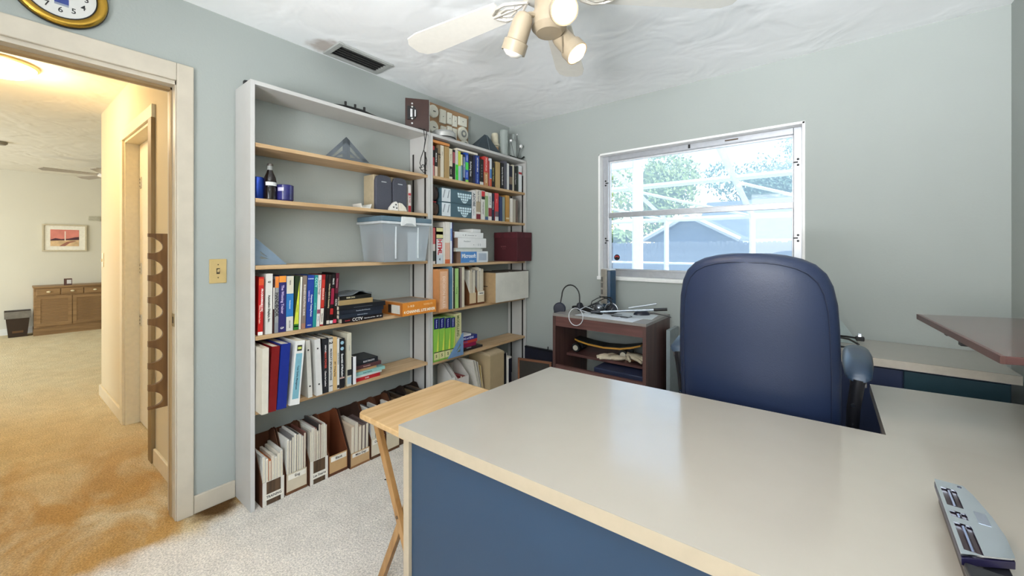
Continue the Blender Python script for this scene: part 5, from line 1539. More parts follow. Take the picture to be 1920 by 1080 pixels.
book(1.655, 0.022, 0.19, '#d8d2ce', Z3L, 'x', '', x=-2.20, depth=0.14, bands=((0.0, 0.25, '#b02a33'), (0.62, 0.70, '#c23a40')), texts=(('CROSS', '#8c1f28', 0.50, 0.018, 0.4),), label='narrow white and red book right of the speakers')
# white moulded desk bracket and small dish in front of them
t = empty('white_bracket', (-2.170, 1.545, Z3L), label='white moulded plastic bracket in two humps before the speakers', cat='bracket')
q = MB().prism([(-0.065, 0), (-0.060, 0.020), (-0.035, 0.050), (-0.015, 0.062), (0.0, 0.050), (0.002, 0.0)], 'X', -0.012, 0.012).build('hump', mat('#e4e2dc', 0.4), t, bevel=0.004)
for yy, zz in ((-0.035, 0.022), (-0.018, 0.040), (-0.012, 0.018)):
    MB().lathe([(0.005, 0), (0.005, 0.001)], 10, Matrix.Translation((0.012, yy, zz)) @ Matrix.Rotation(R(90), 4, 'Y')).build('screw_hole', M_BLACK, q)
MB().prism([(0.006, 0), (0.008, 0.055), (0.030, 0.052), (0.058, 0.028), (0.072, 0.0)], 'X', -0.014, 0.014).build('hump', mat('#e0dacb', 0.4), t, bevel=0.004)
o = MB().prism([(-0.030, 0), (0.028, 0), (0.036, 0.026), (0.030, 0.026), (0.024, 0.004), (-0.026, 0.004), (-0.032, 0.026), (-0.038, 0.026)], 'X', -0.045, 0.045).build('white_tray', mat('#dcdcd6', 0.4), loc=(-2.20, 1.315, Z3L))
tag(o, 'small open white tray left of the speakers', 'tray')

# storage bin on the fourth shelf
t = empty('storage_bin', (-2.200, 1.552, LZ[2] + 0.0005), label='clear plastic storage bin with blue grey lid and white latch', cat='storage bin')
M_CLEAR = see_through('clear_bin_plastic', '#ccd6de', 0.55, 0.2)
def taper(hx0, hy0, hx1, hy1, z0, z1, q=None):
    q = q or MB()
    return q.add([(-hx0, -hy0, z0), (hx0, -hy0, z0), (hx0, hy0, z0), (-hx0, hy0, z0), (-hx1, -hy1, z1), (hx1, -hy1, z1), (hx1, hy1, z1), (-hx1, hy1, z1)],
                 [(3, 2, 1, 0), (0, 1, 5, 4), (1, 2, 6, 5), (2, 3, 7, 6), (3, 0, 4, 7)])
taper(0.112, 0.158, 0.128, 0.180, 0.0, 0.235).build('tub', M_CLEAR, t)
MB().box(-0.095, 0.095, -0.14, 0.02, 0.003, 0.175).build('contents', mat('#5e4a38', 0.7, var=0.3, scale=8), t)
MB().box(-0.095, 0.098, 0.03, 0.14, 0.003, 0.19).build('contents', mat('#c9d0d6', 0.6, var=0.15, scale=8), t)
MB().box(-0.138, 0.138, -0.196, 0.196, 0.235, 0.250).build('rim', mat('#c6ccd0', 0.35), t, bevel=0.003)
MB().box(-0.136, 0.136, -0.194, 0.194, 0.250, 0.282).build('lid', mat('#5c7484', 0.35, var=0.05), t, bevel=0.006)
la = MB().prism([(-0.060, 0.224), (0.056, 0.224), (0.050, 0.284), (-0.054, 0.284)], 'X', 0.136, 0.148).build('latch', mat('#d9dcdc', 0.35), t, bevel=0.004)
MB().prism([(-0.045, 0.228), (0.042, 0.228), (0.020, 0.242), (-0.022, 0.242)], 'X', 0.148, 0.151).build('latch_grip', mat('#a9aeb0', 0.4), la)
for yy in (-0.085, 0.085):
    MB().box(0.121, 0.127, yy - 0.004, yy + 0.004, 0.02, 0.234).build('rib', mat('#d3dadf', 0.35), t)

# ------------------------------------------------------------------ on top of the bookcases
ZB = 2.0755
t = empty('black_cable_strip', (-2.235, 1.20, ZB), label='flat black cable strip with pegs on top of the left bookcase', cat='cable strip')
MB().tube([(0.02, -0.26, 0.004), (0.03, -0.12, 0.008), (0.05, 0.0, 0.018), (0.05, 0.10, 0.020), (0.045, 0.20, 0.012), (0.05, 0.27, 0.003)], [0.003, 0.005, 0.010, 0.011, 0.007, 0.003], 8).build('strip', M_BLACK, t, smooth=True)
for yy in (0.0, 0.06, 0.12):
    MB().lathe([(0.007, 0.02), (0.007, 0.048)], 10, Matrix.Translation((0.05, yy, 0))).build('peg', M_BLACK, t)
t = empty('brown_port_plate', (-2.188, 1.720, ZB), R(53), label='brown metal plate with a black port socket on top of the bookcases', cat='metal box')
MB().box(-0.080, 0.080, 0, 0.022, 0, 0.222).build('case', mat('#3c241d', 0.4, var=0.08), t, bevel=0.003)
MB().box(-0.080, 0.086, 0.022, 0.028, -0.0, 0.226).build('white_backing', mat('#d8d8d4', 0.5), t)
so = MB().prism([(-0.066, 0.075), (-0.020, 0.075), (-0.004, 0.100), (-0.004, 0.140), (-0.020, 0.165), (-0.066, 0.165)], 'Y', -0.010, 0.0).build('socket', M_BLACK, t)
MB().box(-0.046, -0.032, -0.0125, -0.010, 0.090, 0.145).build('pin_row', mat('#d8d8d8', 0.3, 0.5), so)
MB().box(-0.018, -0.010, -0.0125, -0.010, 0.095, 0.140).build('pin_row', mat('#d8d8d8', 0.3, 0.5), so)
for zz in (0.050, 0.078, 0.160, 0.185):
    MB().lathe([(0.006, 0), (0.006, 0.003)], 12, Matrix.Translation((-0.034, -0.010 if 0.07 < zz < 0.17 else 0, zz)) @ Matrix.Rotation(R(90), 4, 'X')).build('screw', mat('#d9d9d6', 0.3, 0.6), t)
# its black lead hanging in front of the middle panel
t = empty('hanging_lead', (-2.132, 1.722, 1.78), label='black lead dangling from the bookcase top, tied in a bundle', cat='cable')
MB().tube([(-0.09, -0.035, 0.300), (0.0, -0.010, 0.302), (0.012, 0.0, 0.285), (0.010, 0.012, 0.22), (0.006, 0.006, 0.16), (0.008, -0.020, 0.10), (0.008, -0.030, 0.06), (0.008, -0.016, 0.03), (0.008, 0.006, 0.05), (0.008, 0.010, 0.02), (0.008, -0.02, 0.015), (0.008, -0.034, 0.035)], 0.0028, 6).build('lead', M_BLACK, t, smooth=True)
MB().tube([(-0.09, 0.02, 0.300), (0.0, 0.020, 0.302), (0.012, 0.026, 0.285), (0.010, 0.012, 0.20), (0.007, 0.004, 0.155), (0.008, 0.030, 0.09), (0.008, 0.022, 0.055), (0.008, -0.010, 0.052), (0.008, -0.028, 0.025), (0.008, 0.0, 0.002), (0.008, 0.026, 0.02)], 0.0028, 6).build('lead', M_BLACK, t, smooth=True)
# tan sample board with white sensors leaning on the wall
t = empty('sensor_board', (-2.345, 1.93, ZB), label='tan sample board carrying rows of white sensors and detectors', cat='sample board', rot=(0, R(2), 0))
MB().box(0.0, 0.010, -0.02, 0.432, 0.0, 0.300).build('board', mat('#a5825e', 0.65, var=0.05), t, bevel=0.004)
M_SENS = mat('#dedccd', 0.4, var=0.02)
def disc(yy, zz, r_, th=0.020, ring=False):
    o_ = MB().lathe([(r_, 0), (r_, th * 0.6), (r_ * 0.85, th)], 26, Matrix.Translation((0.010, yy, zz)) @ Matrix.Rotation(R(90), 4, 'Y')).build('round_detector', M_SENS, t, smooth=True, angle=30)
    if ring:
        MB().lathe([(r_ * 0.50, 0), (r_ * 0.50, 0.002)], 20, Matrix.Translation((0.010 + th, yy, zz)) @ Matrix.Rotation(R(90), 4, 'Y')).build('dark_ring', mat('#8f938e', 0.5), o_)
        MB().lathe([(r_ * 0.25, 0), (r_ * 0.25, 0.004)], 16, Matrix.Translation((0.010 + th, yy, zz)) @ Matrix.Rotation(R(90), 4, 'Y')).build('lens', M_SENS, o_)
    else:
        MB().box(0.010 + th, 0.0115 + th, yy - 0.012, yy + 0.012, zz - 0.006, zz + 0.002).build('marking', mat('#55554e', 0.5), o_)
disc(0.045, 0.235, 0.048); disc(0.047, 0.115, 0.048)
disc(0.360, 0.135, 0.058, ring=True); disc(0.385, 0.050, 0.045, ring=True)
def plate(y0, y1, z0, z1):
    o_ = MB().box(0.010, 0.030, y0, y1, z0, z1).build('square_sensor', M_SENS, t, bevel=0.004)
    MB().box(0.030, 0.0308, (y0 + y1) / 2 - 0.004, (y0 + y1) / 2 + 0.004, (z0 + z1) / 2 - 0.004, (z0 + z1) / 2 + 0.003).build('marking', mat('#66665c', 0.5), o_)
plate(0.105, 0.165, 0.165, 0.270); plate(0.180, 0.228, 0.175, 0.265); plate(0.238, 0.285, 0.170, 0.255); plate(0.300, 0.395, 0.195, 0.265)
plate(0.118, 0.170, 0.075, 0.145); plate(0.185, 0.232, 0.075, 0.160); plate(0.240, 0.285, 0.070, 0.155)
# silver smoke alarm lying in front of the board
o = MB().lathe([(0.086, 0), (0.090, 0.012), (0.090, 0.040), (0.080, 0.056), (0.040, 0.064), (0.0005, 0.065)], 32).build('smoke_alarm', mat('#b4b5b2', 0.35, 0.3), loc=(-2.215, 1.985, ZB), smooth=True, angle=30)
tag(o, 'round silver smoke alarm lying before the sensor board', 'smoke alarm')
MB().lathe([(0.0915, 0.002), (0.0915, 0.010)], 32).build('base_ring', M_BLACK, o)
# dark folded document holder
t = empty('document_holder', (-2.20, 2.455, ZB), label='dark slate tent shaped document holder on the right bookcase', cat='document holder')
V = [(0.03, -0.155, 0), (0.03, 0.155, 0), (0.0, 0.005, 0.140), (0.0, -0.035, 0.140), (-0.10, -0.155, 0), (-0.10, 0.155, 0)]
MB().add(V, [(0, 1, 2, 3), (1, 5, 2), (5, 4, 3, 2), (4, 0, 3), (0, 4, 5, 1)]).build('shell', mat('#36424a', 0.45, var=0.08), t, bevel=0.003)
MB().tube([(0.031, -0.004, 0.002), (0.002, -0.008, 0.138)], 0.003, 6).build('ridge', mat('#55626a', 0.4), t)
# glass things in the corner
M_GLASS = see_through('clear_glass', '#c4ccc8', 0.62, 0.04)
o = cyl_can('cream_jar', 'cream coloured plastic jar behind the document holder', 'jar', (-2.255, 2.615, ZB), [(0.030, 0), (0.033, 0.01), (0.033, 0.085), (0.044, 0.090), (0.042, 0.105), (0.032, 0.110), (0.030, 0.19), (0.026, 0.20)], mat('#cdc6ae', 0.4))
MB().lathe([(0.032, 0.025), (0.034, 0.03), (0.034, 0.075)], 20, cap=False).build('label_band', mat('#b98f62', 0.5), o, smooth=True)
o = cyl_can('glass_cylinder', 'tall clear glass cylinder next to the cream jar', 'vase', (-2.215, 2.690, ZB), [(0.036, 0), (0.038, 0.004), (0.038, 0.235), (0.036, 0.235), (0.036, 0.008)], M_GLASS)
o = cyl_can('glass_cylinder', 'clear glass bottle nearest the room corner', 'vase', (-2.205, 2.815, ZB), [(0.036, 0), (0.038, 0.004), (0.038, 0.145), (0.030, 0.170), (0.012, 0.190), (0.012, 0.230), (0.010, 0.230)], M_GLASS)
t = empty('bauble_stand', (-2.180, 2.79, ZB), label='black wire stand with three mirror balls in the corner', cat='ornament')
MB().tube([(0.02, -0.075, 0.010), (0.02, 0.0, 0.006), (0.02, 0.085, 0.010), (0.03, 0.115, 0.035)], 0.007, 8).build('base', M_BLACK, t, smooth=True)
for yy, zz, r_ in ((-0.055, 0.150, 0.014), (0.090, 0.128, 0.018), (0.035, 0.225, 0.008)):
    MB().tube([(0.02, yy * 0.3, 0.008), (0.01, yy, zz)], 0.0018, 6).build('wire', M_BLACK, t)
    MB().lathe([(r_ * math.sin(a), -r_ * math.cos(a)) for a in [math.pi * k / 10 for k in range(11)]], 18, Matrix.Translation((0.01, yy, zz)), cap=False).build('mirror_ball', mat('#f4f4f4', 0.12, 0.5), t, smooth=True, angle=80)
# small black clip on the wall above the bookcase corner
t = MB().prism([(0, 0), (0.030, -0.004), (0.030, 0.010), (0.012, 0.016), (0, 0.014)], 'X', 0, 0.022).build('wall_clip', M_BLACK, loc=(XL, 0.735, 2.118))
tag(t, 'tiny black clip on the wall above the bookcase corner', 'clip')

# ------------------------------------------------------------------ wall clock, switch, ceiling vent
t = empty('wall_clock', (XL, 0.113, 2.268), label='round wall clock with brass rim above the doorway', cat='clock')
RX = Matrix.Rotation(R(90), 4, 'Y')
MB().lathe([(0.129, 0.0), (0.133, 0.006), (0.133, 0.012)], 48, RX).build('case_back', M_BLACK, t, smooth=True)
MB().lathe([(0.130, 0.010), (0.131, 0.020), (0.124, 0.028), (0.106, 0.025), (0.100, 0.016)], 48, RX, cap=False).build('rim', mat('#b8923e', 0.22, 1.0, var=0.05), t, smooth=True, angle=60)
MB().lathe([(0.1005, 0.0165), (0.0970, 0.0175)], 48, RX, cap=False).build('inner_rim', M_BLACK, t)
fc = MB().lathe([(0.100, 0.010), (0.100, 0.014)], 48, RX).build('dial', mat('#d6d6d2', 0.4, var=0.02), t)
for k in range(1, 13):
    a = R(90 - 30 * k)
    lettering(fc, str(k), 0.029, frame_M((0.0145, 0.070 * math.cos(a), 0.070 * math.sin(a)), (0, 1, 0), (0, 0, 1)), '#1c1c1c', None, 0.0004, name='numeral')
MB().box(0.0141, 0.0146, -0.016, 0.022, -0.050, -0.022).build('dial_print', mat('#2c3f86', 0.4), fc)
MB().box(0.0145, 0.0148, -0.016, 0.022, -0.052, -0.044).build('dial_print', mat('#8f97a8', 0.4), fc)
MB().tube([(0.018, 0, 0), (0.018, 0.030, 0.042)], 0.003, 4).build('hour_hand', M_BLACK, t)
MB().tube([(0.020, 0, 0), (0.020, -0.070, 0.030)], 0.002, 4).build('minute_hand', M_BLACK, t)

t = empty('light_switch', (XL, 0.627, 1.152), label='almond light switch plate between doorway and bookcase', cat='light switch')
M_ALM = mat('#c4ab74', 0.35, var=0.03)
MB().box(0, 0.006, -0.036, 0.036, -0.060, 0.060).build('plate', M_ALM, t, bevel=0.003)
MB().box(0.006, 0.0065, -0.007, 0.007, -0.014, 0.014).build('slot', mat('#33291a', 0.6), t)
MB().prism([(0.0062, -0.006), (0.016, 0.004), (0.016, 0.010), (0.0062, 0.006)], 'Y', -0.004, 0.004).build('toggle', mat('#d5bf8c', 0.35), t)
for zz in (-0.032, 0.032):
    MB().lathe([(0.003, 0), (0.003, 0.001)], 8, Matrix.Translation((0.006, 0, zz)) @ RX).build('screw', mat('#4a3d24', 0.4), t)

t = empty('ceiling_vent', (-2.225, 1.310, ZC), label='metal slatted air vent in the ceiling above the left bookcase', cat='air vent')
vx, vy = 0.096, 0.178
M_VENT = mat('#b4b6b2', 0.4, 0.2)
q = MB()
for a in ((-vx, vx, -vy, -vy + 0.030), (-vx, vx, vy - 0.030, vy), (-vx, -vx + 0.028, -vy + 0.030, vy - 0.030), (vx - 0.028, vx, -vy + 0.030, vy - 0.030)):
    q.box(a[0], a[1], a[2], a[3], -0.012, 0)
q.build('frame', M_VENT, t, bevel=0.003)
MB().box(-vx + 0.02, vx - 0.02, -vy + 0.02, vy - 0.02, -0.0015, 0).build('dark_duct', mat('#0d0d0c', 0.9), t)
sl = None
for k in range(5):
    xx = -vx + 0.042 + k * 0.027
    if sl is None:
        sl = MB().box(-0.0095, 0.0095, -vy + 0.030, vy - 0.030, -0.0008, 0.0008).build('slat', mat('#6f716c', 0.4, 0.3), t)
        s_ = sl
    else:
        s_ = child_copy(sl, t)
    s_.location = (xx, 0, -0.007)
    s_.rotation_euler = (0, R(38), 0)

# ------------------------------------------------------------------ ceiling fan with spot lamps
FX, FY = -0.755, 1.168
fan = empty('ceiling_fan', (FX, FY, ZC), label='white five blade ceiling fan with cup shaped spot lamps', cat='ceiling fan')
M_FAN = mat('#e6e3da', 0.35, var=0.02)
M_CUP = mat('#9a8c76', 0.35, var=0.03)
MB().lathe([(0.07, 0), (0.075, -0.02), (0.05, -0.06), (0.02, -0.065)], 28).build('canopy', M_FAN, fan, smooth=True)
MB().lathe([(0.015, -0.06), (0.015, -0.15)], 14).build('down_rod', M_FAN, fan)
MB().lathe([(0.03, -0.14), (0.10, -0.155), (0.125, -0.18), (0.125, -0.235), (0.10, -0.265), (0.05, -0.275)], 32).build('motor_housing', M_FAN, fan, smooth=True)
MB().lathe([(0.05, -0.27), (0.052, -0.33), (0.062, -0.345), (0.062, -0.390), (0.045, -0.410), (0.0005, -0.412)], 28).build('switch_housing', M_CUP, fan, smooth=True)
ang0 = 113.0
for k in range(5):
    a = R(ang0 + 72 * k)
    Mr = Matrix.Rotation(a, 4, 'Z') @ Matrix.Translation((0, 0, -0.270)) @ Matrix.Rotation(R(8), 4, 'X')
    q = MB()
    pts = [(0.20, -0.055), (0.60, -0.070), (0.655, -0.058), (0.680, -0.030), (0.682, 0.03), (0.655, 0.060), (0.60, 0.070), (0.20, 0.055)]
    q.prism(pts, 'Z', -0.003, 0.003, Mr)
    bl = q.build('blade', M_FAN, fan, bevel=0.001)
    q = MB()
    # ornate open blade iron
    for s_ in (-1, 1):
        q.tube([Mr @ Vector(p) for p in ((0.09, 0.0, 0.0), (0.12, s_ * 0.022, -0.008), (0.16, s_ * 0.040, -0.010), (0.205, s_ * 0.034, -0.008), (0.235, s_ * 0.012, -0.006))], 0.006, 6)
        q.tube([Mr @ Vector(p) for p in ((0.14, s_ * 0.008, -0.008), (0.17, s_ * 0.020, -0.010), (0.20, s_ * 0.010, -0.008))], 0.005, 6)
    q.tube([Mr @ Vector(p) for p in ((0.08, 0, 0.01), (0.13, 0, -0.006), (0.24, 0, -0.007))], 0.007, 6)
    q.build('blade_iron', mat('#c9c3b8', 0.35, 0.3), bl, smooth=True)
# spot lamps: one unlit hanging to the left, two lit
def spot(px_, d, lit, arm0, energy=0):
    p = Vector(px_); d = Vector(d).normalized()
    rot = d.to_track_quat('Z', 'Y').to_matrix().to_4x4()
    M_ = Matrix.Translation(p) @ rot
    cup = MB().lathe([(0.010, -0.010), (0.024, -0.004), (0.032, 0.012), (0.035, 0.030), (0.036, 0.082), (0.043, 0.086), (0.043, 0.122), (0.039, 0.122), (0.038, 0.092), (0.030, 0.084), (0.028, 0.020)], 28, M_, cap=False).build('lamp_cup', M_CUP, fan, smooth=True, angle=35)
    MB().tube([Vector(arm0), (Vector(arm0) + p) / 2 + Vector((0, 0, 0.004)), p], 0.009, 8).build('arm', M_CUP, cup, smooth=True)
    bm_ = lit_mat if lit else mat('#efece4', 0.3)
    prof = [(0.0005, 0.050), (0.020, 0.055), (0.034, 0.080), (0.0385, 0.104), (0.036, 0.122), (0.022, 0.134), (0.0005, 0.138)]
    bu = MB().lathe(prof, 24, M_, cap=False).build('bulb', bm_, cup, smooth=True, angle=80)
    if lit:
        q = p + d * 0.16
        L_ = lamp('spot_bulb_light', 'SPOT', p + d * 0.145, energy, (1.0, 0.80, 0.56), shadow_soft_size=0.03, spot_size=R(125), spot_blend=0.8)
        L_.rotation_euler = d.to_track_quat('-Z', 'Y').to_euler()
        L_.parent = fan
    return cup
lit_mat = emis('lit_bulb', '#ffd9a0', 14.0)
spot((-0.040, -0.090, -0.372), (-0.52, 0.06, -1.0), False, (-0.02, -0.045, -0.360))
spot((0.070, -0.055, -0.372), (0.52, -0.56, -0.52), True, (0.045, -0.030, -0.365), 9)
spot((-0.012, 0.075, -0.372), (0.62, 0.10, -0.78), True, (0.0, 0.045, -0.370), 9)
# pull chain
MB().tube([(0.03, 0.04, -0.41), (0.03, 0.042, -0.47)], 0.002, 5).build('pull_chain', mat('#8a7f6c', 0.4, 0.6), fan)

# ------------------------------------------------------------------ on and in the printer stand
ZP = 0.8005
def papers(name, label, loc, w, d_, rz, col, th=0.002):
    o = MB().box(-w / 2, w / 2, -d_ / 2, d_ / 2, 0, th).build(name, mat(col, 0.5, var=0.04), loc=loc, rot=(0, 0, R(rz)))
    return tag(o, label, 'paper')
papers('paper_sheet', 'large white paper sheet lying along the front of the printer stand', (-1.14, 2.500, ZP), 0.42, 0.17, -3, '#d9dde0')
papers('paper_sheet', 'second white paper sheet lying further back on the stand', (-1.02, 2.66, ZP), 0.28, 0.20, 6, '#cfd6da')
# headset: band with one padded cup hanging over the stand's left end
t = empty('headset', (-1.50, 2.52, ZP), label='black headset with round ear pad at the left end of the stand', cat='headset')
band = [(-0.040, 0.02, 0.060)]
for k in range(13):
    a = R(180 - 15 * k)
    band.append((0.035 + 0.075 * math.cos(a), 0.04, 0.110 + 0.085 * math.sin(a)))
band.append((0.110, 0.04, 0.060))
MB().tube(band, 0.005, 8).build('headband', M_BLACK, t, smooth=True)
MB().lathe([(0.004, -0.016), (0.040, -0.014), (0.046, -0.004), (0.046, 0.006), (0.040, 0.016), (0.004, 0.018)], 28, Matrix.Translation((-0.036, 0.0, 0.018)) @ Matrix.Rotation(R(20), 4, 'Z') @ Matrix.Rotation(R(90), 4, 'X')).build('ear_pad', mat('#1f2434', 0.5), t, smooth=True)
MB().tube([(-0.070, -0.01, 0.02), (-0.078, -0.01, -0.03), (-0.070, -0.01, -0.08)], 0.004, 6).build('microphone_boom', M_BLACK, t, smooth=True)
MB().lathe([(0.003, -0.012), (0.030, -0.010), (0.034, 0.004), (0.028, 0.014)], 24, Matrix.Translation((0.112, 0.04, 0.040)) @ Matrix.Rotation(R(80), 4, 'Y')).build('ear_pad', mat('#22242c', 0.5), t, smooth=True)
# tower speaker standing on the stand
t = empty('tower_speaker', (-1.262, 2.80, ZP), R(-15), label='slim silver and navy tower speaker standing before the window corner', cat='tower speaker')
MB().prism([(-0.042, -0.035), (0.016, -0.045), (0.034, -0.030), (0.034, 0.030), (-0.042, 0.030)], 'Z', 0, 0.300).build('body', mat('#26425c', 0.3), t, bevel=0.006)
MB().prism([(-0.050, -0.050), (0.010, -0.058), (0.014, -0.044), (-0.046, -0.034)], 'Z', 0.050, 0.310).build('silver_front', mat('#c2bdb4', 0.3, 0.6), t, bevel=0.006)
for zz in (0.12, 0.17, 0.215):
    MB().prism([(-0.043, -0.0525), (-0.022, -0.0553), (-0.022, -0.0563), (-0.043, -0.0535)], 'Z', zz, zz + 0.036).build('slot', mat('#77736e', 0.5), t)
MB().box(-0.045, 0.034, -0.04, 0.028, 0.300, 0.312).build('cap', mat('#dcdfe2', 0.3, 0.3), t, bevel=0.005)
# tangle of leads, a webcam ball, a mouse and long metal rods
def curl(n, r_, c0, seed, wz=0.03):
    rr = random.Random(seed)
    pts = []
    for k in range(n):
        a = k * 0.5 + rr.uniform(-0.1, 0.1)
        pts.append((c0[0] + r_ * math.cos(a) * rr.uniform(0.85, 1.1), c0[1] + 0.5 * r_ * math.sin(a), c0[2] + wz * (0.5 + 0.5 * math.sin(a * 0.9 + seed))))
    return pts
t = empty('cable_tangle', (-1.31, 2.58, ZP), label='tangled black leads heaped on the printer stand', cat='cables')
MB().tube(curl(30, 0.085, (0.05, 0.06, 0.008), 1, 0.105), 0.0032, 6).build('lead', M_BLACK, t, smooth=True)
MB().tube(curl(24, 0.065, (-0.02, 0.03, 0.006), 2, 0.07), 0.0035, 6).build('lead', mat('#2a2c33', 0.4), t, smooth=True)
MB().tube([(-0.16, 0.02, 0.025), (-0.10, 0.01, 0.030), (-0.03, 0.0, 0.022), (0.03, -0.02, 0.014), (0.10, -0.03, 0.010)], [0.010, 0.016, 0.014, 0.010, 0.012], 8).build('plug_strip', M_BLACK, t, smooth=True)
MB().lathe([(0.0005, 0), (0.03, 0.005), (0.038, 0.022), (0.030, 0.044), (0.0005, 0.052)], 20, Matrix.Translation((0.04, 0.05, 0.012)), cap=False).build('chrome_ball', mat('#8d929a', 0.2, 0.8), t, smooth=True, angle=70)
t = empty('white_cable', (-1.33, 2.44, ZP), label='white cable loop drooping over the front edge of the stand', cat='cable')
loop = [(0.10 * 0.55 * math.cos(R(a)), -0.045 + 0.012 * math.sin(R(a)) * 0.3, -0.005 + 0.060 * math.sin(R(a))) for a in range(60, 421, 20)]
MB().tube([(0.05, 0.12, 0.030), (0.02, 0.06, 0.055)] + loop + [(0.06, 0.05, 0.012)], 0.003, 6).build('lead', mat('#c9ccd0', 0.4), t, smooth=True)
t = empty('webcam', (-1.195, 2.68, ZP), label='small round black webcam with a silver hoop beside the tower speaker', cat='webcam')
MB().lathe([(0.0005, 0), (0.036, 0.002), (0.045, 0.020), (0.040, 0.045), (0.022, 0.060), (0.0005, 0.063)], 24, cap=False).build('shell', mat('#23262f', 0.2), t, smooth=True, angle=70)
MB().tube([(0.050 * math.cos(R(a)), -0.01, 0.022 + 0.050 * math.sin(R(a))) for a in range(0, 181, 15)], 0.003, 6).build('hoop', mat('#c9ccd0', 0.3, 0.6), t, smooth=True)
t = empty('metal_rods', (-1.04, 2.60, ZP), label='pair of long silver telescopic rods lying across the stand', cat='rods')
MB().tube([(-0.20, -0.06, 0.020), (0.22, 0.06, 0.062)], 0.007, 8).build('rod', mat('#a9b3bd', 0.25, 0.8), t, smooth=True)
MB().tube([(-0.02, 0.06, 0.050), (0.16, 0.10, 0.090)], 0.006, 8).build('rod', mat('#bfc6cc', 0.25, 0.8), t, smooth=True)
MB().tube([(0.16, 0.043, 0.056), (0.24, 0.065, 0.064)], 0.010, 8).build('rod_end', M_BLACK, t, smooth=True)
MB().tube([(-0.24, -0.075, 0.016), (-0.18, -0.055, 0.024)], 0.010, 8).build('rod_end', mat('#30343c', 0.4), t, smooth=True)
t = empty('computer_mouse', (-0.99, 2.72, ZP), R(40), label='black computer mouse with lead under the silver rods', cat='mouse')
lm = MB().lathe([(0.058 * math.cos(R(a)), 0.036 * math.sin(R(a))) for a in range(0, 91, 10)], 24, Matrix.Scale(0.62, 4, (0, 1, 0)), cap=True).build('shell', mat('#1c2030', 0.3), t, smooth=True, angle=70)
MB().tube([(0.05, 0, 0.008), (0.10, 0.03, 0.006), (0.14, -0.06, 0.006), (0.15, -0.13, 0.004)], 0.0025, 6).build('lead', mat('#3a3c40', 0.4), t, smooth=True)
t = empty('spectacles', (-1.07, 2.525, ZP + 0.002), R(-6), label='thin black wire spectacles lying on the paper', cat='glasses')
for s_ in (-1, 1):
    MB().tube([(s_ * 0.034 + 0.026 * math.cos(R(a)), 0.016 * math.sin(R(a)), 0.004) for a in range(0, 361, 24)], 0.0016, 5).build('lens_rim', M_BLACK, t)
    MB().tube([(s_ * 0.060, 0.004, 0.004), (s_ * 0.066, 0.05, 0.006), (s_ * 0.030, 0.09, 0.003)], 0.0016, 5).build('temple', M_BLACK, t)
MB().tube([(-0.008, 0.004, 0.005), (0.008, 0.004, 0.005)], 0.0016, 5).build('bridge', M_BLACK, t)

# skateboard-like toy on the stand's shelf and a heap of gloves
ZS = 0.4885
t = empty('skateboard', (-1.24, 2.695, ZS), R(4), label='yellow edged black skateboard lying on the stand shelf', cat='skateboard')
pts, n = [], 14
q = MB()
V = []
prof = [(-0.235, 0.085), (-0.20, 0.078), (-0.12, 0.064), (0.0, 0.056), (0.12, 0.064), (0.20, 0.082), (0.255, 0.098)]
for x_, z_ in prof:
    hw_ = 0.062 * (1 - max(0, (abs(x_) - 0.17) / 0.13) ** 2)
    V += [(x_, -hw_, z_), (x_, hw_, z_), (x_, hw_, z_ + 0.012), (x_, -hw_, z_ + 0.012)]
Fc = []
for i in range(len(prof) - 1):
    for k in range(4):
        Fc.append((i * 4 + k, i * 4 + (k + 1) % 4, (i + 1) * 4 + (k + 1) % 4, (i + 1) * 4 + k))
Fc += [(3, 2, 1, 0), tuple(len(V) - 4 + k for k in range(4))]
q.v, q.f = V, Fc
q.build('deck', mat('#d29a3a', 0.45), t, smooth=True)
V2 = [(x_, y_ * 0.99, z_ + (0.0122 if k % 4 < 2 else 0.004)) for k, (x_, y_, z_) in enumerate([(v[0], v[1], v[2]) for v in V])]
q = MB()
V = []
for x_, z_ in prof:
    hw_ = 0.0615 * (1 - max(0, (abs(x_) - 0.17) / 0.13) ** 2)
    V += [(x_, -hw_, z_ + 0.012), (x_, hw_, z_ + 0.012), (x_, hw_, z_ + 0.016), (x_, -hw_, z_ + 0.016)]
q.v, q.f = V, Fc
q.build('grip_tape', M_BLACK, t)
for xx in (-0.195, 0.165):
    tr_ = MB().box(xx - 0.02, xx + 0.02, -0.035, 0.035, 0.030, 0.070).build('truck', M_DARK, t)
    for yy in (-0.055, 0.055):
        wq = MB().lathe([(0.031, -0.018), (0.034, -0.012), (0.034, 0.012), (0.031, 0.018)], 20, Matrix.Translation((xx - 0.02, yy, 0.034)) @ Matrix.Rotation(R(90), 4, 'X')).build('wheel', M_BLACK, tr_, smooth=True, angle=30)
        MB().lathe([(0.020, 0), (0.020, 0.002)], 16, Matrix.Translation((xx - 0.02, yy - 0.0205, 0.034)) @ Matrix.Rotation(R(90), 4, 'X')).build('hub_cap', mat('#cfc8b4', 0.4), tr_) if yy < 0 else None
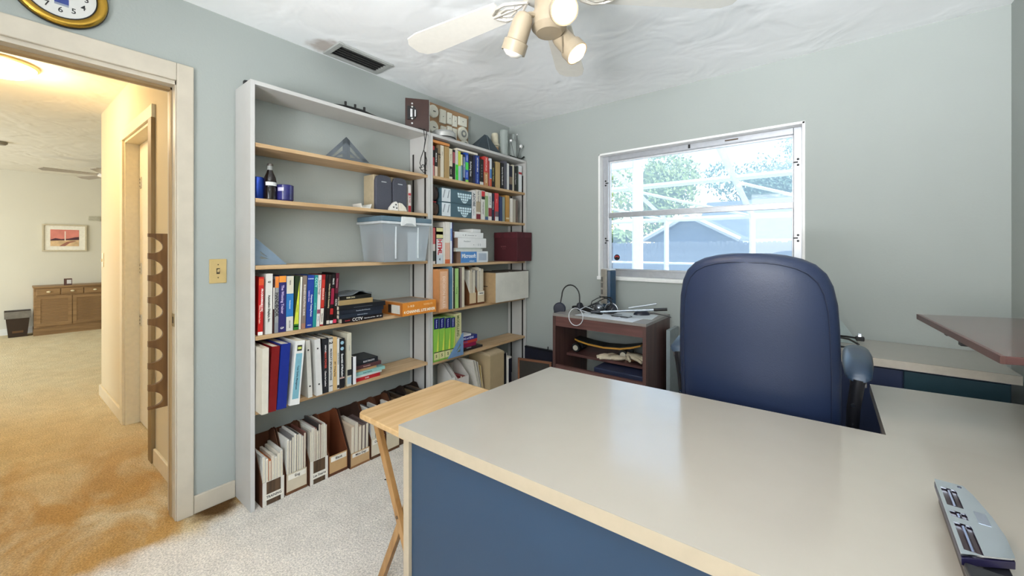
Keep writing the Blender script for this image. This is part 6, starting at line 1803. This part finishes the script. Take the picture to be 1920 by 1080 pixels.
def glove(label, loc, rz, col, s=1.0, seed=0):
    t = empty('work_glove', loc, R(rz), label=label, cat='glove', group='work gloves on the stand shelf')
    q = MB()
    m_ = mat(col, 0.85, var=0.12, scale=30, bump=0.3, bscale=120)
    q.lathe([(0.0005, 0), (0.040 * s, 0.004), (0.046 * s, 0.014), (0.038 * s, 0.026), (0.0005, 0.030)], 18, Matrix.Scale(1.25, 4, (1, 0, 0)), cap=False)
    q.tube([(-0.045 * s, 0, 0.014), (-0.085 * s, 0.004, 0.012), (-0.115 * s, 0.010, 0.010)], [0.013, 0.014, 0.012], 10)
    for k, (yy, ln) in enumerate(((-0.030, 0.075), (-0.010, 0.090), (0.011, 0.085), (0.030, 0.068))):
        q.tube([(0.030 * s, yy * s, 0.014), ((0.030 + ln * 0.6) * s, yy * 1.2 * s, 0.016), ((0.030 + ln) * s, yy * 1.3 * s, 0.008)], [0.012, 0.011, 0.008], 8)
    q.tube([(0.0, -0.035 * s, 0.014), (0.03 * s, -0.065 * s, 0.014), (0.055 * s, -0.075 * s, 0.009)], [0.013, 0.012, 0.008], 8)
    q.build('glove', m_, t, smooth=True, angle=70)
    c_ = MB().lathe([(0.024 * s, -0.02), (0.027 * s, 0.0), (0.026 * s, 0.02)], 14, Matrix.Translation((-0.095 * s, 0.006, 0.012)) @ Matrix.Rotation(R(90), 4, 'Y') @ Matrix.Scale(0.45, 4, (1, 0, 0)), cap=False).build('cuff', mat('#b5835a', 0.8) if seed else m_, t, smooth=True)
    return t
glove('cream work glove hanging over the shelf edge under the skateboard', (-1.13, 2.615, ZS), 200, '#d9cbb0', 1.15, 1)
glove('pale work glove on top of the glove heap', (-1.00, 2.610, ZS + 0.030), 330, '#cfc2a6', 1.2, 0)
glove('beige work glove nearest the right side of the stand', (-0.975, 2.70, ZS), 20, '#d6c9b2', 0.62, 0)
t = empty('navy_binder_box', (-1.05, 2.595, 0.1185), label='dark navy flat case on the stand beneath the gloves', cat='case')
MB().box(-0.17, 0.17, -0.15, 0.15, 0, 0.34).build('body', mat('#232b45', 0.5), t, bevel=0.006)
MB().box(-0.05, 0.05, -0.156, -0.15, 0.22, 0.25).build('handle', M_BLACK, t)

# ------------------------------------------------------------------ credenza: paper rack and lead behind the chair
t = empty('document_stand', (0.070, 2.80, 0.7605), label='grey translucent document stand behind the chair on the credenza', cat='document stand')
MB().prism([(-0.24, 0), (0.080, 0), (-0.045, 0.205), (-0.24, 0.205)], 'Y', 0, 0.006).build('panel', mat('#9aa7a6', 0.3), t)
MB().box(-0.24, 0.075, -0.05, 0.006, 0, 0.004).build('foot', mat('#9aa7a6', 0.3), t)
t = empty('power_lead', (0.10, 2.70, 0.7605), label='black power lead with plug on the credenza beside the chair', cat='cable')
MB().tube([(-0.14, -0.01, 0.030), (-0.06, 0.0, 0.042), (0.0, 0.03, 0.038), (0.045, 0.06, 0.030)], 0.005, 8).build('lead', M_BLACK, t, smooth=True)
MB().tube([(-0.06, 0.0, 0.040), (0.01, -0.02, 0.034), (0.045, -0.06, 0.020), (0.030, -0.10, 0.007), (-0.14, -0.11, 0.006)], 0.005, 8).build('lead', M_BLACK, t, smooth=True)
pl = MB().box(0.040, 0.075, 0.045, 0.075, 0.018, 0.040).build('plug', M_BLACK, t, bevel=0.004)
for yy in (0.053, 0.067):
    MB().box(0.050, 0.062, yy - 0.002, yy + 0.002, 0.040, 0.056).build('prong', M_CHR, pl)

# ------------------------------------------------------------------ floor scrap
o = MB().prism([(-0.015, -0.008), (0.0, 0.0), (0.016, -0.010), (0.004, 0.010)], 'Z', 0, 0.006).build('leaf_scrap', M_BLACK, loc=(-1.86, 1.26, 0.001))
tag(o, 'tiny black scrap lying on the carpet before the files', 'scrap')

# ------------------------------------------------------------------ hallway: wine rack, switch, dome lamp
wr = empty('wine_rack', (-2.783, 0.526, 0.412), label='brown wooden wall rack with a column of round notches in the hallway', cat='rack')
M_RACK = wood('#7d5a33', '#5c3d20', 'Z', 2.0, 0.45)
RH, RW, NN = 0.932, 0.088, 8
def rack_profile():
    pts = [(0, 0), (0, RH), (-RW, RH)]
    pitch = RH / NN
    for k in range(NN):
        zc = RH - pitch * (k + 0.52)
        rz_ = pitch * 0.37
        rx_ = RW * 0.68
        pts.append((-RW, zc + rz_))
        for j in range(1, 12):
            a = R(90 - 15 * j)
            pts.append((-RW + rx_ * math.cos(a), zc + rz_ * math.sin(a) - 0.010 * math.cos(a)))
        pts.append((-RW, zc - rz_))
    pts.append((-RW, 0))
    return pts
prf = rack_profile()
MB().prism(prf, 'X', -0.022, 0.0).build('notched_board', M_RACK, wr)
MB().box(-0.075, -0.022, -0.014, 0.0, 0.0, RH).build('back_board', M_RACK, wr)
o = empty('hall_switch', label='white light switch on the hallway wall near its far end', cat='light switch')
o.matrix_world = HM @ Matrix.Translation((-2.33, 0, 1.17))
MB().box(-0.035, 0.035, -0.006, 0, -0.06, 0.06).build('plate', mat('#efe6cc', 0.4), o, bevel=0.002)
MB().box(-0.006, 0.006, -0.013, -0.006, -0.016, 0.010).build('toggle', mat('#e6dabc', 0.4), o)
hl_ = empty('hall_lamp', (-4.02, -0.06, ZC), label='glowing flush dome lamp on the hallway ceiling', cat='ceiling lamp')
MB().lathe([(0.165, 0), (0.170, -0.012), (0.160, -0.020)], 32).build('base', mat('#e8d9a8', 0.35, 0.3), hl_, smooth=True)
MB().lathe([(0.158, -0.018), (0.150, -0.045), (0.110, -0.075), (0.05, -0.090), (0.0005, -0.092)], 32, cap=False).build('glass_dome', emis('lit_hall_dome', '#ffe2ac', 3.5), hl_, smooth=True, angle=80)
L_ = lamp('hall_lamp_light', 'POINT', (0, 0, -0.20), 17, (1.0, 0.76, 0.46), shadow_soft_size=0.12)
L_.parent = hl_

# ------------------------------------------------------------------ living room beyond the hallway
cb = empty('sideboard', (-9.165, 0.555, 0), label='low tan wooden sideboard with louvred doors in the far room', cat='sideboard')
M_OAK = wood('#9a7a54', '#7d603e', 'Y', 2.0, 0.5)
MB().box(-0.215, 0.18, -0.375, 0.375, 0.08, 0.69).build('body', M_OAK, cb)
MB().box(-0.220, 0.20, -0.385, 0.385, 0.690, 0.712).build('top', M_OAK, cb, bevel=0.003)
MB().box(-0.210, 0.20, -0.380, 0.380, 0.0, 0.095).build('plinth', M_OAK, cb)
for k in range(3):
    y0 = -0.350 + k * 0.236
    dr = MB().box(0.180, 0.196, y0, y0 + 0.226, 0.585, 0.675).build('drawer', M_OAK, cb, bevel=0.003)
    MB().lathe([(0.008, 0), (0.022, 0.010), (0.020, 0.018), (0.002, 0.022)], 14, Matrix.Translation((0.196, y0 + 0.113, 0.632)) @ Matrix.Scale(0.6, 4, (0, 0, 1)) @ RX).build('pull', mat('#e8dfc2', 0.3, 0.5), dr, smooth=True)
for k in range(2):
    y0 = -0.352 + k * 0.354
    dr = MB()
    for a in ((y0, y0 + 0.04, 0.13, 0.565), (y0 + 0.306, y0 + 0.346, 0.13, 0.565), (y0 + 0.04, y0 + 0.306, 0.13, 0.17), (y0 + 0.04, y0 + 0.306, 0.525, 0.565)):
        dr.box(0.180, 0.196, a[0], a[1], a[2], a[3])
    dr = dr.build('louvre_door', M_OAK, cb)
    s0 = None
    for j in range(16):
        if s0 is None:
            s0 = MB().box(-0.003, 0.003, y0 + 0.04, y0 + 0.306, -0.013, 0.013).build('slat', M_OAK, dr); sj = s0
        else:
            sj = child_copy(s0, dr)
        sj.location = (0.187, 0, 0.182 + j * 0.0222)
        sj.rotation_euler = (0, R(-28), 0)
t = empty('photo_stand', (-9.10, 0.515, 0.7125), label='small photo stand on the sideboard', cat='photo frame')
MB().box(0, 0.012, -0.042, 0.042, 0, 0.100).build('frame', mat('#5a3f3a', 0.4), t)
MB().box(0.012, 0.014, -0.012, 0.034, 0.02, 0.080).build('photo', mat('#dcdcdc', 0.3), t)
t = empty('framed_picture', (-9.395, 0.500, 1.440), label='framed red desert landscape print on the far wall', cat='picture')
q = MB()
for a in ((-0.235, 0.235, 0.190, 0.212), (-0.235, 0.235, -0.212, -0.190), (-0.235, -0.213, -0.19, 0.19), (0.213, 0.235, -0.19, 0.19)):
    q.box(0, 0.022, a[0], a[1], a[2], a[3])
q.build('frame', mat('#c9bfa6', 0.4), t, bevel=0.003)
MB().box(0, 0.008, -0.213, 0.213, -0.190, 0.190).build('mat_board', mat('#efece0', 0.6), t)
im = MB().box(0.008, 0.009, -0.150, 0.150, -0.130, 0.130).build('print', mat('#d9867a', 0.5, var=0.12, scale=9), t)
MB().prism([(-0.150, -0.030), (-0.10, -0.005), (-0.04, -0.018), (0.04, -0.010), (0.10, 0.010), (0.15, 0.02), (0.15, -0.03), (-0.150, -0.045)], 'X', 0.009, 0.0096).build('print_hills', mat('#4e2c3a', 0.5), im)
MB().prism([(-0.150, -0.045), (0.15, -0.03), (0.15, -0.13), (-0.15, -0.13)], 'X', 0.009, 0.0094).build('print_sand', mat('#d9b98e', 0.5, var=0.2, scale=14), im)
MB().prism([(-0.06, -0.13), (0.02, -0.06), (0.10, -0.045), (0.12, -0.05), (0.05, -0.08), (0.0, -0.13)], 'X', 0.0094, 0.0098).build('print_dune', mat('#a06a5a', 0.5), im)
MB().box(0.0096, 0.0100, -0.004, 0.008, -0.045, 0.105).build('print_tower', mat('#f2ded4', 0.5), im)
t = empty('waste_bin', (-9.15, 0.035, 0.0005), label='dark waste bin with grey liner beside the sideboard', cat='waste bin')
taper(0.085, 0.085, 0.115, 0.115, 0.0, 0.36).build('bin', mat('#332418', 0.6), t)
taper(0.119, 0.119, 0.122, 0.122, 0.27, 0.372).build('liner', mat('#77736c', 0.5, var=0.15, scale=20), t)
MB().box(0.0905, 0.0925, -0.05, 0.05, 0.06, 0.22).build('panel', mat('#5c4022', 0.6), t)
t = empty('wall_vent', (-9.398, 0.815, 1.765), label='small grey return vent high on the far wall', cat='air vent')
MB().box(0, 0.010, -0.066, 0.066, -0.040, 0.040).build('frame', mat('#cfccba', 0.5), t)
for k in range(4):
    MB().box(0.010, 0.013, -0.056, 0.056, -0.030 + k * 0.018, -0.022 + k * 0.018).build('slat', mat('#a8a594', 0.5), t)
LFX, LFY = -7.6, 0.80
t = empty('living_fan', (LFX, LFY, ZC), label='white ceiling fan with globe lamp in the far living room', cat='ceiling fan')
MB().lathe([(0.06, 0), (0.06, -0.04), (0.015, -0.05), (0.015, -0.10), (0.10, -0.11), (0.11, -0.19), (0.05, -0.21), (0.05, -0.24)], 24).build('motor', M_FAN, t, smooth=True)
for k in range(5):
    Mr = Matrix.Rotation(R(200 + 72 * k), 4, 'Z') @ Matrix.Translation((0, 0, -0.17)) @ Matrix.Rotation(R(9), 4, 'X')
    MB().prism([(0.10, -0.04), (0.58, -0.065), (0.62, 0), (0.58, 0.065), (0.10, 0.04)], 'Z', -0.003, 0.003, Mr).build('blade', mat('#a59c90', 0.5), t)
MB().lathe([(0.055 * math.sin(a), -0.29 - 0.055 * math.cos(a)) for a in [math.pi * k / 10 for k in range(11)]], 18, cap=False).build('globe_lamp', emis('lit_globe', '#fff0cc', 6.0), t, smooth=True, angle=80)
o = MB().lathe([(0.06, 0), (0.06, -0.02), (0.045, -0.035), (0.0005, -0.036)], 24).build('smoke_detector', mat('#8a8478', 0.5), loc=(-7.0, -0.10, ZC - 0.0005), smooth=True)
tag(o, 'small smoke detector on the living room ceiling', 'smoke detector')
